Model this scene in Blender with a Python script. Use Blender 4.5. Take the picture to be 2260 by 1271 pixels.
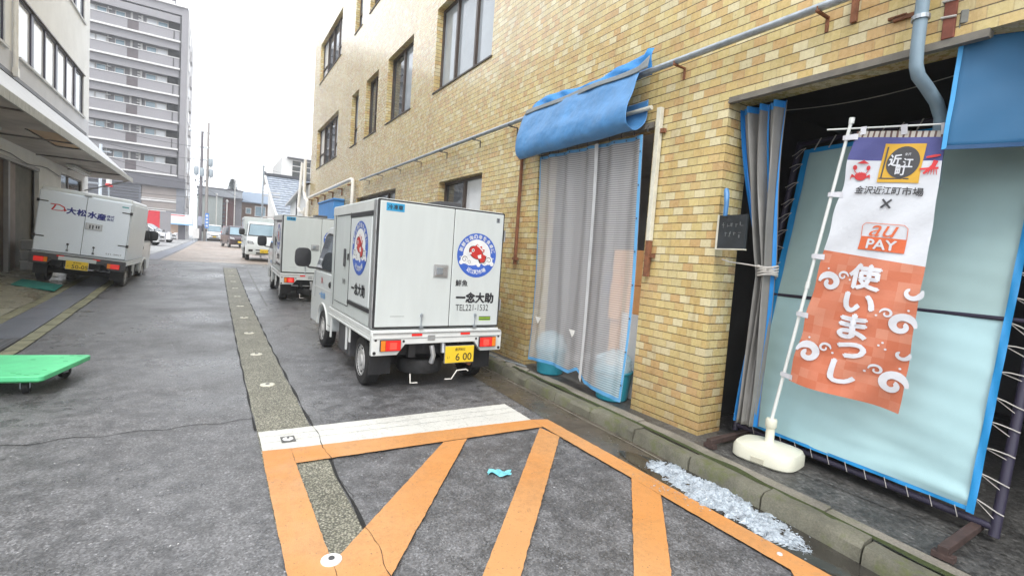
import bpy, math, random
from mathutils import Vector, Matrix, noise as mn
from math import radians as R_, sin, cos, pi
for o in list(bpy.data.objects): bpy.data.objects.remove(o)
SC = bpy.context.scene
COL = SC.collection
rnd = random.Random(7)

# ------------------------------------------------------------ camera
cam = bpy.data.cameras.new('camera')
cam.sensor_width = 36.0
cam.lens = 36.0 * 1054.0 / 2260.0
cam.clip_start = 0.05
cam.clip_end = 2000
co = bpy.data.objects.new('camera', cam)
COL.objects.link(co)
right = Vector((0.8463, -0.5278, 0.0697))
down = Vector((0.0253, -0.0917, -0.9955))
fwd = Vector((0.5322, 0.8444, -0.0643))
fwd.normalize(); right = (right - fwd * right.dot(fwd)).normalized(); up = right.cross(fwd)
co.matrix_world = Matrix(((right.x, up.x, -fwd.x, 0), (right.y, up.y, -fwd.y, 0), (right.z, up.z, -fwd.z, 1.6), (0, 0, 0, 1)))
SC.camera = co

# ------------------------------------------------------------ sky, sun, exposure
SUN_EL, SUN_AZ = R_(52), R_(215)
w = bpy.data.worlds.new('World'); SC.world = w; w.use_nodes = True
nt = w.node_tree; bg = nt.nodes['Background']
sky = nt.nodes.new('ShaderNodeTexSky'); sky.sky_type = 'NISHITA'; sky.sun_disc = False
sky.sun_elevation = SUN_EL; sky.sun_rotation = SUN_AZ; sky.air_density = 2.0; sky.dust_density = 4.0
mx = nt.nodes.new('ShaderNodeMix'); mx.data_type = 'RGBA'; mx.inputs[0].default_value = 0.9
mx.inputs[7].default_value = (10.2, 10.6, 11.2, 1)
nt.links.new(sky.outputs[0], mx.inputs[6]); nt.links.new(mx.outputs[2], bg.inputs[0])
bg.inputs[1].default_value = 0.1
sun = bpy.data.lights.new('sun', 'SUN'); sun.energy = 1.0; sun.angle = R_(25); sun.color = (1, 0.97, 0.92)
so = bpy.data.objects.new('sun', sun); COL.objects.link(so)
sd = Vector((sin(SUN_AZ) * cos(SUN_EL), cos(SUN_AZ) * cos(SUN_EL), sin(SUN_EL)))
so.rotation_euler = sd.to_track_quat('Z', 'Y').to_euler()
SC.view_settings.view_transform = 'Standard'; SC.view_settings.look = 'None'
SC.view_settings.gamma = 1; SC.view_settings.exposure = 1.25; SC.view_settings.use_curve_mapping = False
SC.cycles.max_bounces = 8; SC.cycles.transparent_max_bounces = 12

# ------------------------------------------------------------ materials
def srgb(r, g, b):
    f = lambda c: (c / 255) / 12.92 if c / 255 <= 0.04045 else ((c / 255 + 0.055) / 1.055) ** 2.4
    return (f(r), f(g), f(b), 1)
def node(nt, t, **kw):
    n = nt.nodes.new(t)
    for k, v in kw.items(): setattr(n, k, v)
    return n
_M = {}
def pm(name, col, rough=0.6, metal=0.0, scale=6.0, amt=0.12, bump=0.0, bscale=None, coat=0.0, emit=None, estr=0, trans=0.0, spec=None, stretch=None):
    if name in _M: return _M[name]
    m = bpy.data.materials.new(name); m.use_nodes = True; _M[name] = m
    t = m.node_tree; p = t.nodes['Principled BSDF']; L = t.links.new
    col = tuple(col[:3]) + (1,)
    p.inputs['Roughness'].default_value = rough; p.inputs['Metallic'].default_value = metal
    p.inputs['Coat Weight'].default_value = coat; p.inputs['Coat Roughness'].default_value = 0.08
    p.inputs['Transmission Weight'].default_value = trans
    if spec is not None: p.inputs['Specular IOR Level'].default_value = spec
    tc = node(t, 'ShaderNodeTexCoord'); no = node(t, 'ShaderNodeTexNoise')
    no.inputs['Scale'].default_value = scale; no.inputs['Detail'].default_value = 6; no.inputs['Roughness'].default_value = 0.65
    if stretch:
        mp = node(t, 'ShaderNodeMapping'); mp.inputs['Scale'].default_value = stretch
        L(tc.outputs['Object'], mp.inputs[0]); L(mp.outputs[0], no.inputs[0])
    else: L(tc.outputs['Object'], no.inputs[0])
    cr = node(t, 'ShaderNodeValToRGB')
    cr.color_ramp.elements[0].position = 0.3; cr.color_ramp.elements[1].position = 0.72
    cr.color_ramp.elements[0].color = tuple(max(0, c * (1 - amt)) for c in col[:3]) + (1,)
    cr.color_ramp.elements[1].color = tuple(min(1, c * (1 + amt * 0.7)) for c in col[:3]) + (1,)
    L(no.outputs[0], cr.inputs[0]); L(cr.outputs[0], p.inputs['Base Color'])
    if bump:
        b = node(t, 'ShaderNodeBump'); b.inputs['Strength'].default_value = bump; b.inputs['Distance'].default_value = 0.01
        n2 = node(t, 'ShaderNodeTexNoise'); n2.inputs['Scale'].default_value = bscale or scale * 8; n2.inputs['Detail'].default_value = 4
        L(tc.outputs['Object'], n2.inputs[0]); L(n2.outputs[0], b.inputs['Height']); L(b.outputs[0], p.inputs['Normal'])
    if emit:
        p.inputs['Emission Color'].default_value = emit; p.inputs['Emission Strength'].default_value = estr
    return m

def mathn(t, op, a, b=None, c=None):
    n = node(t, 'ShaderNodeMath', operation=op)
    for i, v in enumerate((a, b, c)):
        if v is None: continue
        if isinstance(v, (int, float)): n.inputs[i].default_value = v
        else: t.links.new(v, n.inputs[i])
    return n.outputs[0]
def mixc(t, f, a, b, mode='MIX'):
    n = node(t, 'ShaderNodeMix', data_type='RGBA', blend_type=mode)
    for i, v in ((0, f), (6, a), (7, b)):
        if isinstance(v, (int, float)): n.inputs[i].default_value = v
        elif isinstance(v, tuple): n.inputs[i].default_value = v
        else: t.links.new(v, n.inputs[i])
    return n.outputs[2]
def ramp(t, fac, stops, interp='LINEAR'):
    n = node(t, 'ShaderNodeValToRGB'); r = n.color_ramp; r.interpolation = interp
    while len(r.elements) < len(stops): r.elements.new(0.5)
    for e, (p, c) in zip(r.elements, stops):
        e.position = p; e.color = c if isinstance(c, tuple) else (c, c, c, 1)
    t.links.new(fac, n.inputs[0]); return n.outputs[0]
def noise(t, vec, scale, detail=4, rough=0.6):
    n = node(t, 'ShaderNodeTexNoise'); n.inputs['Scale'].default_value = scale; n.inputs['Detail'].default_value = detail
    n.inputs['Roughness'].default_value = rough; t.links.new(vec, n.inputs[0]); return n.outputs[0]
def newmat(name):
    m = bpy.data.materials.new(name); m.use_nodes = True; t = m.node_tree
    tc = node(t, 'ShaderNodeTexCoord'); return m, t, t.nodes['Principled BSDF'], tc.outputs['Object']
def bumpn(t, h, strength, dist=0.01):
    b = node(t, 'ShaderNodeBump'); b.inputs['Strength'].default_value = strength; b.inputs['Distance'].default_value = dist
    t.links.new(h, b.inputs['Height']); return b.outputs[0]

def tile_material():
    m, t, p, ob = newmat('glazed_tile'); L = t.links.new
    s = node(t, 'ShaderNodeSeparateXYZ'); L(ob, s.inputs[0])
    wv = noise(t, ob, 1.3, 2)
    u = mathn(t, 'DIVIDE', mathn(t, 'ADD', s.outputs[0], s.outputs[1]), 0.111)
    v = mathn(t, 'DIVIDE', mathn(t, 'ADD', s.outputs[2], mathn(t, 'MULTIPLY', wv, 0.003)), 0.0752)
    row = mathn(t, 'FLOOR', v)
    u2 = mathn(t, 'ADD', u, mathn(t, 'MULTIPLY', mathn(t, 'MODULO', row, 2.0), 0.5))
    colm = mathn(t, 'FLOOR', u2)
    fu = mathn(t, 'FRACT', u2); fv = mathn(t, 'FRACT', v)
    cb = node(t, 'ShaderNodeCombineXYZ'); L(colm, cb.inputs[0]); L(row, cb.inputs[1])
    wn = node(t, 'ShaderNodeTexWhiteNoise', noise_dimensions='2D'); L(cb.outputs[0], wn.inputs[0])
    c = ramp(t, wn.outputs[0], [(0.0, (0.56, 0.38, 0.18, 1)), (0.12, (0.58, 0.43, 0.20, 1)), (0.26, (0.59, 0.445, 0.195, 1)), (0.44, (0.61, 0.50, 0.235, 1)), (0.66, (0.62, 0.53, 0.28, 1)), (0.84, (0.67, 0.60, 0.385, 1))], 'CONSTANT')
    wn2 = node(t, 'ShaderNodeTexWhiteNoise', noise_dimensions='2D'); c2 = node(t, 'ShaderNodeCombineXYZ'); L(row, c2.inputs[0]); L(colm, c2.inputs[1]); L(c2.outputs[0], wn2.inputs[0])
    c = mixc(t, 1.0, c, ramp(t, wn2.outputs[0], [(0.0, 0.92), (1.0, 1.06)]), 'MULTIPLY')
    big = ramp(t, noise(t, ob, 0.9, 7, 0.7), [(0.3, (0.78, 0.73, 0.66, 1)), (0.5, (0.97, 0.95, 0.92, 1)), (0.7, (1.04, 1.04, 1.02, 1))])
    c = mixc(t, 1.0, c, big, 'MULTIPLY')
    fine = ramp(t, noise(t, ob, 45, 3), [(0.3, (0.93, 0.92, 0.9, 1)), (0.7, (1.03, 1.03, 1.03, 1))])
    c = mixc(t, 1.0, c, fine, 'MULTIPLY')
    # stains running down and rust near the ground
    mp = node(t, 'ShaderNodeMapping'); mp.inputs['Scale'].default_value = (3.5, 3.5, 0.5); L(ob, mp.inputs[0])
    st = ramp(t, noise(t, mp.outputs[0], 2.2, 6, 0.7), [(0.54, 0.0), (0.76, 0.6)])
    c = mixc(t, st, c, (0.27, 0.16, 0.06, 1))
    chip = ramp(t, noise(t, ob, 13, 5, 0.7), [(0.68, 0.0), (0.71, 0.6)])
    c = mixc(t, chip, c, (0.20, 0.13, 0.07, 1))
    low = node(t, 'ShaderNodeMapRange'); low.inputs[1].default_value = 1.1; low.inputs[2].default_value = 0.1; L(s.outputs[2], low.inputs[0])
    lowf = mathn(t, 'MULTIPLY', mathn(t, 'MULTIPLY', low.outputs[0], noise(t, ob, 3.0, 5)), 0.9)
    c = mixc(t, lowf, c, (0.30, 0.20, 0.09, 1))
    jv = mathn(t, 'LESS_THAN', fv, 0.105)
    ju = mathn(t, 'LESS_THAN', fu, 0.05)
    c = mixc(t, mathn(t, 'MULTIPLY', ju, 0.5), c, (0.38, 0.28, 0.15, 1))
    c = mixc(t, mathn(t, 'MULTIPLY', jv, 0.95), c, (0.075, 0.05, 0.024, 1))
    L(c, p.inputs['Base Color'])
    hgt = mathn(t, 'SUBTRACT', 1.0, mathn(t, 'MAXIMUM', jv, mathn(t, 'MULTIPLY', ju, 0.5)))
    hgt = mathn(t, 'ADD', hgt, mathn(t, 'MULTIPLY', wn.outputs[0], 0.35))
    L(bumpn(t, hgt, 0.55, 0.006), p.inputs['Normal'])
    L(ramp(t, noise(t, ob, 20, 3), [(0.3, 0.2), (0.7, 0.36)]), p.inputs['Roughness']); p.inputs['Coat Weight'].default_value = 0.6; p.inputs['Coat Roughness'].default_value = 0.16
    return m

def asphalt_material(name, base=0.045, warm=(1, 1, 1), wet=0.5, speck=100):
    m, t, p, ob = newmat(name); L = t.links.new
    k = lambda f: (base * f * warm[0], base * f * warm[1], base * f * warm[2], 1)
    big = noise(t, ob, 0.55, 5, 0.6)
    mid = noise(t, ob, 5.5, 12, 0.7)
    c = ramp(t, mathn(t, 'ADD', mathn(t, 'MULTIPLY', big, 0.3), mathn(t, 'MULTIPLY', mid, 0.7)),
             [(0.36, k(0.6)), (0.46, k(0.74)), (0.50, k(0.95)), (0.53, k(1.1)), (0.60, k(1.22)), (0.7, k(1.4))])
    vo = node(t, 'ShaderNodeTexVoronoi'); vo.inputs['Scale'].default_value = speck; L(ob, vo.inputs[0])
    spk = ramp(t, vo.outputs['Color'], [(0.0, 0.45), (0.5, 0.9), (0.8, 1.3), (0.92, 1.7), (1.0, 3.4)])
    c = mixc(t, 1.0, c, spk, 'MULTIPLY')
    L(c, p.inputs['Base Color'])
    # damp film: patches of lower roughness
    wetn = noise(t, ob, 0.8, 4, 0.55)
    L(ramp(t, mathn(t, 'ADD', mathn(t, 'MULTIPLY', wetn, 0.6), mathn(t, 'MULTIPLY', mid, 0.4)), [(0.42, 0.40 - 0.14 * wet), (0.60, 0.6)]), p.inputs['Roughness'])
    h = mathn(t, 'ADD', noise(t, ob, 150, 3), mathn(t, 'MULTIPLY', noise(t, ob, 30, 4), 0.8))
    L(bumpn(t, h, 0.55, 0.006), p.inputs['Normal'])
    return m

def pebble_material():
    m, t, p, ob = newmat('exposed_aggregate'); L = t.links.new
    vo = node(t, 'ShaderNodeTexVoronoi'); vo.inputs['Scale'].default_value = 75; L(ob, vo.inputs[0])
    c = ramp(t, vo.outputs['Color'], [(0.0, (0.20, 0.20, 0.155, 1)), (0.5, (0.36, 0.35, 0.275, 1)), (0.85, (0.48, 0.46, 0.37, 1)), (1.0, (0.72, 0.70, 0.62, 1))])
    c = mixc(t, 1.0, c, ramp(t, noise(t, ob, 2.5, 6), [(0.3, 0.72), (0.7, 1.05)]), 'MULTIPLY')
    e = ramp(t, vo.outputs['Distance'], [(0.3, 1.0), (0.62, 0.35)])
    c = mixc(t, 1.0, c, e, 'MULTIPLY')
    L(c, p.inputs['Base Color']); p.inputs['Roughness'].default_value = 0.6
    L(bumpn(t, e, 0.7, 0.006), p.inputs['Normal']); return m

def road_paint(name, col, wear=0.5):
    m, t, p, ob = newmat(name); L = t.links.new
    c = mixc(t, ramp(t, noise(t, ob, 0.75, 3, 0.5), [(0.42, 0.0), (0.58, 0.85)]), tuple(col) + (1,), ((col[0] * .98, col[1] * .8, col[2] * .5, 1) if col[2] < .3 else tuple(x * .9 for x in col) + (1,)))
    c = mixc(t, ramp(t, noise(t, ob, 2.2, 6, 0.7), [(0.35, 0.0), (0.7, 0.35)]), c, tuple(x * 0.8 for x in col) + (1,))
    grit = ramp(t, mathn(t, 'ADD', mathn(t, 'MULTIPLY', noise(t, ob, 28, 9, 0.8), .6), mathn(t, 'MULTIPLY', noise(t, ob, 1.7, 4, 0.6), .4)), [(0.48, 0.0), (0.66, 0.6)]); c = mixc(t, grit, c, tuple(x * 0.55 for x in col) + (1,))
    st = ramp(t, noise(t, ob, 7, 3, 0.5), [(0.64, 0.0), (0.68, 0.4)])
    c = mixc(t, st, c, tuple(x * 0.72 for x in col) + (1,))
    ch = ramp(t, noise(t, ob, 55, 5, 0.75), [(0.66 - 0.05 * wear, 0.0), (0.72 - 0.05 * wear, 0.85)])
    c = mixc(t, ch, c, (0.07, 0.066, 0.06, 1))
    L(c, p.inputs['Base Color'])
    L(ramp(t, noise(t, ob, 3, 4), [(0.35, 0.35), (0.6, 0.62)]), p.inputs['Roughness'])
    L(bumpn(t, mathn(t, 'ADD', noise(t, ob, 130, 3), mathn(t, 'MULTIPLY', ch, -0.5)), 0.35, 0.005), p.inputs['Normal'])
    return m
def node_color(t, ob):
    n = node(t, 'ShaderNodeTexNoise'); n.inputs['Scale'].default_value = 2.5; n.inputs['Detail'].default_value = 5; t.links.new(ob, n.inputs[0]); return n.outputs['Color']

def concrete_material(name, col, moss=0.0, wet=False, scale=3.0, grime=False):
    m, t, p, ob = newmat(name); L = t.links.new
    c = ramp(t, noise(t, ob, scale, 8, 0.7), [(0.3, tuple(x * 0.55 for x in col) + (1,)), (0.55, tuple(col) + (1,)), (0.8, tuple(x * 1.25 for x in col) + (1,))])
    c = mixc(t, 1.0, c, ramp(t, noise(t, ob, 90, 3), [(0.3, 0.75), (0.7, 1.15)]), 'MULTIPLY')
    if moss:
        c = mixc(t, ramp(t, noise(t, ob, 5, 6, 0.7), [(0.5, 0.0), (0.66, moss)]), c, (0.10, 0.115, 0.035, 1))
    L(c, p.inputs['Base Color'])
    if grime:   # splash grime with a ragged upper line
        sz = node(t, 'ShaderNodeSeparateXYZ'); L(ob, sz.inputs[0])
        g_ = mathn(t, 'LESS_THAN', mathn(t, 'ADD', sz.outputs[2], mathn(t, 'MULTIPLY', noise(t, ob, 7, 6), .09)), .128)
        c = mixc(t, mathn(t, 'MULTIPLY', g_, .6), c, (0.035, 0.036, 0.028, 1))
    if wet: L(ramp(t, noise(t, ob, 1.6, 4), [(0.42, 0.1), (0.6, 0.5)]), p.inputs['Roughness'])
    else: p.inputs['Roughness'].default_value = 0.75
    L(bumpn(t, mathn(t, 'ADD', noise(t, ob, 80, 4), noise(t, ob, 14, 4)), 0.25 if wet else 0.5, 0.006), p.inputs['Normal'])
    return m

def net_material():
    # reinforced clear vinyl: fine horizontal and vertical yarns in a hazy film
    m = bpy.data.materials.new('reinforced_vinyl'); m.use_nodes = True; t = m.node_tree; L = t.links.new
    p = t.nodes['Principled BSDF']; out = t.nodes['Material Output']
    tc = node(t, 'ShaderNodeTexCoord'); s = node(t, 'ShaderNodeSeparateXYZ'); L(tc.outputs['Object'], s.inputs[0])
    row = mathn(t, 'FRACT', mathn(t, 'DIVIDE', s.outputs[2], 0.024)); hz = mathn(t, 'LESS_THAN', row, 0.42)
    p.inputs['Base Color'].default_value = (0.80, 0.80, 0.82, 1); p.inputs['Roughness'].default_value = 0.3
    tr = node(t, 'ShaderNodeBsdfTransparent'); tr.inputs[0].default_value = (0.95, 0.96, 0.97, 1)
    tl = node(t, 'ShaderNodeBsdfTranslucent'); tl.inputs[0].default_value = (0.75, 0.75, 0.77, 1)
    a = node(t, 'ShaderNodeMixShader'); a.inputs[0].default_value = 0.25; L(p.outputs[0], a.inputs[1]); L(tl.outputs[0], a.inputs[2])
    b = node(t, 'ShaderNodeMixShader'); L(mathn(t, 'ADD', mathn(t, 'MULTIPLY', hz, 0.24), 0.33), b.inputs[0])
    L(tr.outputs[0], b.inputs[1]); L(a.outputs[0], b.inputs[2]); L(b.outputs[0], out.inputs[0])
    return m

def clear_bag():
    m = bpy.data.materials.new('clear_plastic'); m.use_nodes = True; t = m.node_tree; L = t.links.new
    p = t.nodes['Principled BSDF']; p.inputs['Base Color'].default_value = (0.5, 0.72, 0.8, 1); p.inputs['Roughness'].default_value = 0.2
    tr = node(t, 'ShaderNodeBsdfTransparent'); b = node(t, 'ShaderNodeMixShader'); b.inputs[0].default_value = 0.4
    L(tr.outputs[0], b.inputs[1]); L(p.outputs[0], b.inputs[2]); L(b.outputs[0], t.nodes['Material Output'].inputs[0]); return m

TILE = tile_material(); ASPH = asphalt_material('asphalt', 0.145, (.98, .985, 1.03), 1.0)
PEB = pebble_material(); ORANGE = road_paint('orange_road_paint', (0.60, 0.305, 0.12), 1.0); WHITEP = road_paint('white_road_paint', (0.68, 0.68, 0.64), 1.2)
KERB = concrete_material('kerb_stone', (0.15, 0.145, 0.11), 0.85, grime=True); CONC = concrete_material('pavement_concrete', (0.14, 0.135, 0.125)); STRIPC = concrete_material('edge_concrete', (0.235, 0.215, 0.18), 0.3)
GUTTER = concrete_material('wet_gutter_concrete', (0.095, 0.08, 0.062), 0.1, True); APRON = concrete_material('apron_concrete', (0.32, 0.31, 0.24), 0.3, True, 1.2)
NET = net_material(); BAG = clear_bag()
WHITE = pm('white_paint', (0.66, 0.70, 0.705), 0.3, 0, 1.5, 0.03, coat=0.5)
WHITE2 = pm('dirty_white_panel', (0.55, 0.59, 0.585), 0.38, 0, 2.2, 0.06, coat=0.2, stretch=(3, 3, .5))
ALU = pm('brushed_aluminium', (0.55, 0.56, 0.57), 0.35, 0.9, 20, 0.1)
STEEL = pm('galvanised_steel', (0.38, 0.42, 0.46), 0.42, 0.75, 14, 0.25)
BLACK = pm('black_rubber', (0.018, 0.018, 0.02), 0.7, 0, 12, 0.3, 0.3)
BLACKP = pm('black_plastic', (0.022, 0.022, 0.025), 0.4, 0, 12, 0.2)
DARKG = pm('dark_grey_plastic', (0.06, 0.06, 0.065), 0.5, 0, 8, 0.2)
TYRE = pm('tyre_rubber', (0.02, 0.02, 0.021), 0.8, 0, 25, 0.4, 0.4, 90)
GLASS = pm('dark_window_glass', (0.05, 0.06, 0.07), 0.04, 0, 1.0, 0.2, spec=0.9)
GLASSL = pm('pale_window_glass', (0.36, 0.40, 0.44), 0.06, 0, 0.6, 0.25, spec=0.8)
GLASSW = pm('curtained_window_glass', (0.66, 0.68, 0.7), 0.08, 0, 0.8, 0.12, spec=0.8)
GLASSB = pm('bluish_window_glass', (0.22, 0.32, 0.38), 0.06, 0, 0.8, 0.2, spec=0.8)
BRONZE = pm('bronze_anodised_frame', (0.085, 0.065, 0.055), 0.4, 0.4, 8, 0.2)
RED = pm('red_lamp_plastic', (0.55, 0.015, 0.015), 0.2, emit=(1, 0.05, 0.03, 1), estr=0.12)
REDLIT = pm('lit_red_lamp', (0.6, 0.015, 0.01), 0.2, emit=(1, 0.05, 0.035, 1), estr=0.95)
AMBER = pm('amber_lamp_plastic', (0.75, 0.22, 0.02), 0.2)
LENS = pm('clear_lamp_lens', (0.6, 0.62, 0.64), 0.12, 0.3)
YELLOW = pm('yellow_plate', (0.80, 0.55, 0.03), 0.4, 0, 10, 0.06)
INK = pm('black_lettering', (0.02, 0.02, 0.025), 0.5)
INKB = pm('dark_blue_lettering', (0.02, 0.03, 0.22), 0.5)
INKR = pm('red_lettering', (0.55, 0.01, 0.02), 0.5)
LBLUE = pm('light_blue_lettering', (0.13, 0.38, 0.72), 0.5)
LOGOB = pm('emblem_blue', (0.045, 0.12, 0.48), 0.4)
LOGOW = pm('emblem_white', (0.74, 0.75, 0.75), 0.4)
FISHR = pm('emblem_red', (0.52, 0.035, 0.03), 0.4)
CYAN = pm('cyan_sticker', (0.03, 0.3, 0.55), 0.4)
RUST = pm('rusty_steel', (0.24, 0.10, 0.05), 0.85, 0.2, 12, 0.5, 0.4)
CREAM = pm('cream_painted_steel', (0.62, 0.60, 0.50), 0.5, 0, 9, 0.2)
PVCW = pm('white_pvc', (0.72, 0.70, 0.65), 0.4, 0, 5, 0.12)
PVCG = pm('grey_pvc', (0.20, 0.28, 0.34), 0.4, 0, 5, 0.15)
BLUET = pm('blue_tarpaulin', (0.07, 0.225, 0.47), 0.45, 0, 4, 0.22, 0.9, 11)
BLUED = pm('blue_canvas_sheet', (0.009, 0.105, 0.235), 0.55, 0, 1.5, 0.08, 0.15, 6)
BLUEH = pm('blue_hem', (0.02, 0.22, 0.58), 0.5, 0, 6, 0.12)
GREYT = pm('grey_tarpaulin', (0.17, 0.19, 0.20), 0.6, 0, 6, 0.2)
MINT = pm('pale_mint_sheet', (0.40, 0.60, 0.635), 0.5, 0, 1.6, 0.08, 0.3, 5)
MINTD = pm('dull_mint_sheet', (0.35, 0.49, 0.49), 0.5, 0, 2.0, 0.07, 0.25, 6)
TIE = pm('white_cord', (0.46, 0.44, 0.41), 0.8)
NAVY = pm('dark_frame_paint', (0.03, 0.026, 0.05), 0.5, 0, 8, 0.2)
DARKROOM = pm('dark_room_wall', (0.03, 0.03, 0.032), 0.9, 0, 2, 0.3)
ROOMG = pm('lamp_toned_room_wall', (0.55, 0.52, 0.50), 0.8, 0, 2, 0.2)  # back room wall lightened, its colour standing in for a warm room lamp

# ------------------------------------------------------------ mesh helper
class MB:
    def __init__(s, M=None): s.v = []; s.f = []; s.m = []; s.M = M; s.mi = 0
    def add(s, vs, fs):
        b = len(s.v)
        for v in vs:
            v = Vector(v)
            if s.M is not None: v = s.M @ v
            s.v.append(tuple(v))
        for f in fs: s.f.append([b + i for i in f]); s.m.append(s.mi)
        return s
    def box(s, x0, x1, y0, y1, z0, z1):
        if x0 > x1: x0, x1 = x1, x0
        if y0 > y1: y0, y1 = y1, y0
        if z0 > z1: z0, z1 = z1, z0
        return s.add([(x0, y0, z0), (x1, y0, z0), (x1, y1, z0), (x0, y1, z0), (x0, y0, z1), (x1, y0, z1), (x1, y1, z1), (x0, y1, z1)],
                     [(0, 3, 2, 1), (4, 5, 6, 7), (0, 1, 5, 4), (1, 2, 6, 5), (2, 3, 7, 6), (3, 0, 4, 7)])
    def quad(s, *p): return s.add(p, [tuple(range(len(p)))])
    def prism(s, poly, axis, a, b, fn=None):
        # poly: 2D points; axis x -> (y,z), y -> (x,z), z -> (x,y)
        def P(p, t):
            q = {'x': (t, p[0], p[1]), 'y': (p[0], t, p[1]), 'z': (p[0], p[1], t)}[axis]
            return fn(q) if fn else q
        n = len(poly)
        vs = [P(p, a) for p in poly] + [P(p, b) for p in poly]
        fs = [tuple(range(n))[::-1], tuple(range(n, 2 * n))] + [(i, (i + 1) % n, n + (i + 1) % n, n + i) for i in range(n)]
        return s.add(vs, fs)
    def cyl(s, p0, p1, r0, r1=None, n=12, caps=True):
        r1 = r0 if r1 is None else r1; p0 = Vector(p0); p1 = Vector(p1); d = (p1 - p0).normalized()
        a = d.orthogonal().normalized(); b = d.cross(a)
        vs = [p0 + (a * cos(2 * pi * i / n) + b * sin(2 * pi * i / n)) * r0 for i in range(n)] + [p1 + (a * cos(2 * pi * i / n) + b * sin(2 * pi * i / n)) * r1 for i in range(n)]
        fs = [(i, (i + 1) % n, n + (i + 1) % n, n + i) for i in range(n)]
        if caps: fs += [tuple(range(n))[::-1], tuple(range(n, 2 * n))]
        return s.add(vs, fs)
    def tube(s, pts, r, n=8):
        pts = [Vector(p) for p in pts]; rings = []; prev = None
        for i, p in enumerate(pts):
            d = (pts[min(i + 1, len(pts) - 1)] - pts[max(i - 1, 0)]).normalized()
            a = d.orthogonal().normalized() if prev is None else (prev - d * prev.dot(d)).normalized()
            prev = a; b = d.cross(a); rr = r[i] if isinstance(r, (list, tuple)) else r
            rings.append([p + (a * cos(2 * pi * k / n) + b * sin(2 * pi * k / n)) * rr for k in range(n)])
        vs = [q for g in rings for q in g]; fs = []
        for i in range(len(pts) - 1):
            for k in range(n): fs.append((i * n + k, i * n + (k + 1) % n, (i + 1) * n + (k + 1) % n, (i + 1) * n + k))
        fs += [tuple(range(n))[::-1], tuple(range((len(pts) - 1) * n, len(pts) * n))]
        return s.add(vs, fs)
    def grid(s, fn, nu, nv):
        vs = [fn(i / nu, j / nv) for j in range(nv + 1) for i in range(nu + 1)]
        fs = [(j * (nu + 1) + i, j * (nu + 1) + i + 1, (j + 1) * (nu + 1) + i + 1, (j + 1) * (nu + 1) + i) for j in range(nv) for i in range(nu)]
        return s.add(vs, fs)
    def rings(s, rs, cap=True):
        n = len(rs[0]); vs = [q for g in rs for q in g]; fs = []
        for i in range(len(rs) - 1):
            for k in range(n): fs.append((i * n + k, i * n + (k + 1) % n, (i + 1) * n + (k + 1) % n, (i + 1) * n + k))
        if cap: fs += [tuple(range(n))[::-1], tuple(range((len(rs) - 1) * n, len(rs) * n))]
        return s.add(vs, fs)
    def lathe(s, prof, c, axis='z', n=20, cap=True):
        def P(r, h, a):
            if axis == 'z': return (c[0] + r * cos(a), c[1] + r * sin(a), c[2] + h)
            if axis == 'x': return (c[0] + h, c[1] + r * cos(a), c[2] + r * sin(a))
            return (c[0] + r * sin(a), c[1] + h, c[2] + r * cos(a))
        return s.rings([[P(r, h, 2 * pi * k / n) for k in range(n)] for r, h in prof], cap)
    def build(s, name, mat, parent=None, smooth=False, bevel=0, thick=0):
        me = bpy.data.meshes.new(name); me.from_pydata(s.v, [], s.f)
        for mm in (mat if isinstance(mat, (list, tuple)) else [mat]): me.materials.append(mm)
        if isinstance(mat, (list, tuple)): me.polygons.foreach_set('material_index', s.m)
        me.validate(); me.update()
        if smooth:
            me.polygons.foreach_set('use_smooth', [True] * len(me.polygons)); me.set_sharp_from_angle(angle=R_(38))
        o = bpy.data.objects.new(name, me); COL.objects.link(o)
        if parent: o.parent = parent
        if thick:
            md = o.modifiers.new('solid', 'SOLIDIFY'); md.thickness = thick; md.offset = 0
        if bevel:
            md = o.modifiers.new('bevel', 'BEVEL'); md.width = bevel; md.segments = 2; md.limit_method = 'ANGLE'; md.angle_limit = R_(40)
        return o
def tag(o, label=None, cat=None, group=None, kind=None):
    if label: o['label'] = label
    if cat: o['category'] = cat
    if group: o['group'] = group
    if kind: o['kind'] = kind
    return o
def thing(name, label, cat, loc=(0, 0, 0), rz=0, group=None, rot=None):
    o = bpy.data.objects.new(name, None); COL.objects.link(o); o.location = loc
    o.rotation_euler = rot if rot else (0, 0, rz); o.empty_display_size = 0.2
    return tag(o, label, cat, group)
def copy_tree(o, parent=None):
    c = o.copy(); COL.objects.link(c)
    if parent: c.parent = parent
    for ch in [x for x in bpy.data.objects if x.parent == o]: copy_tree(ch, c)
    return c
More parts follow.
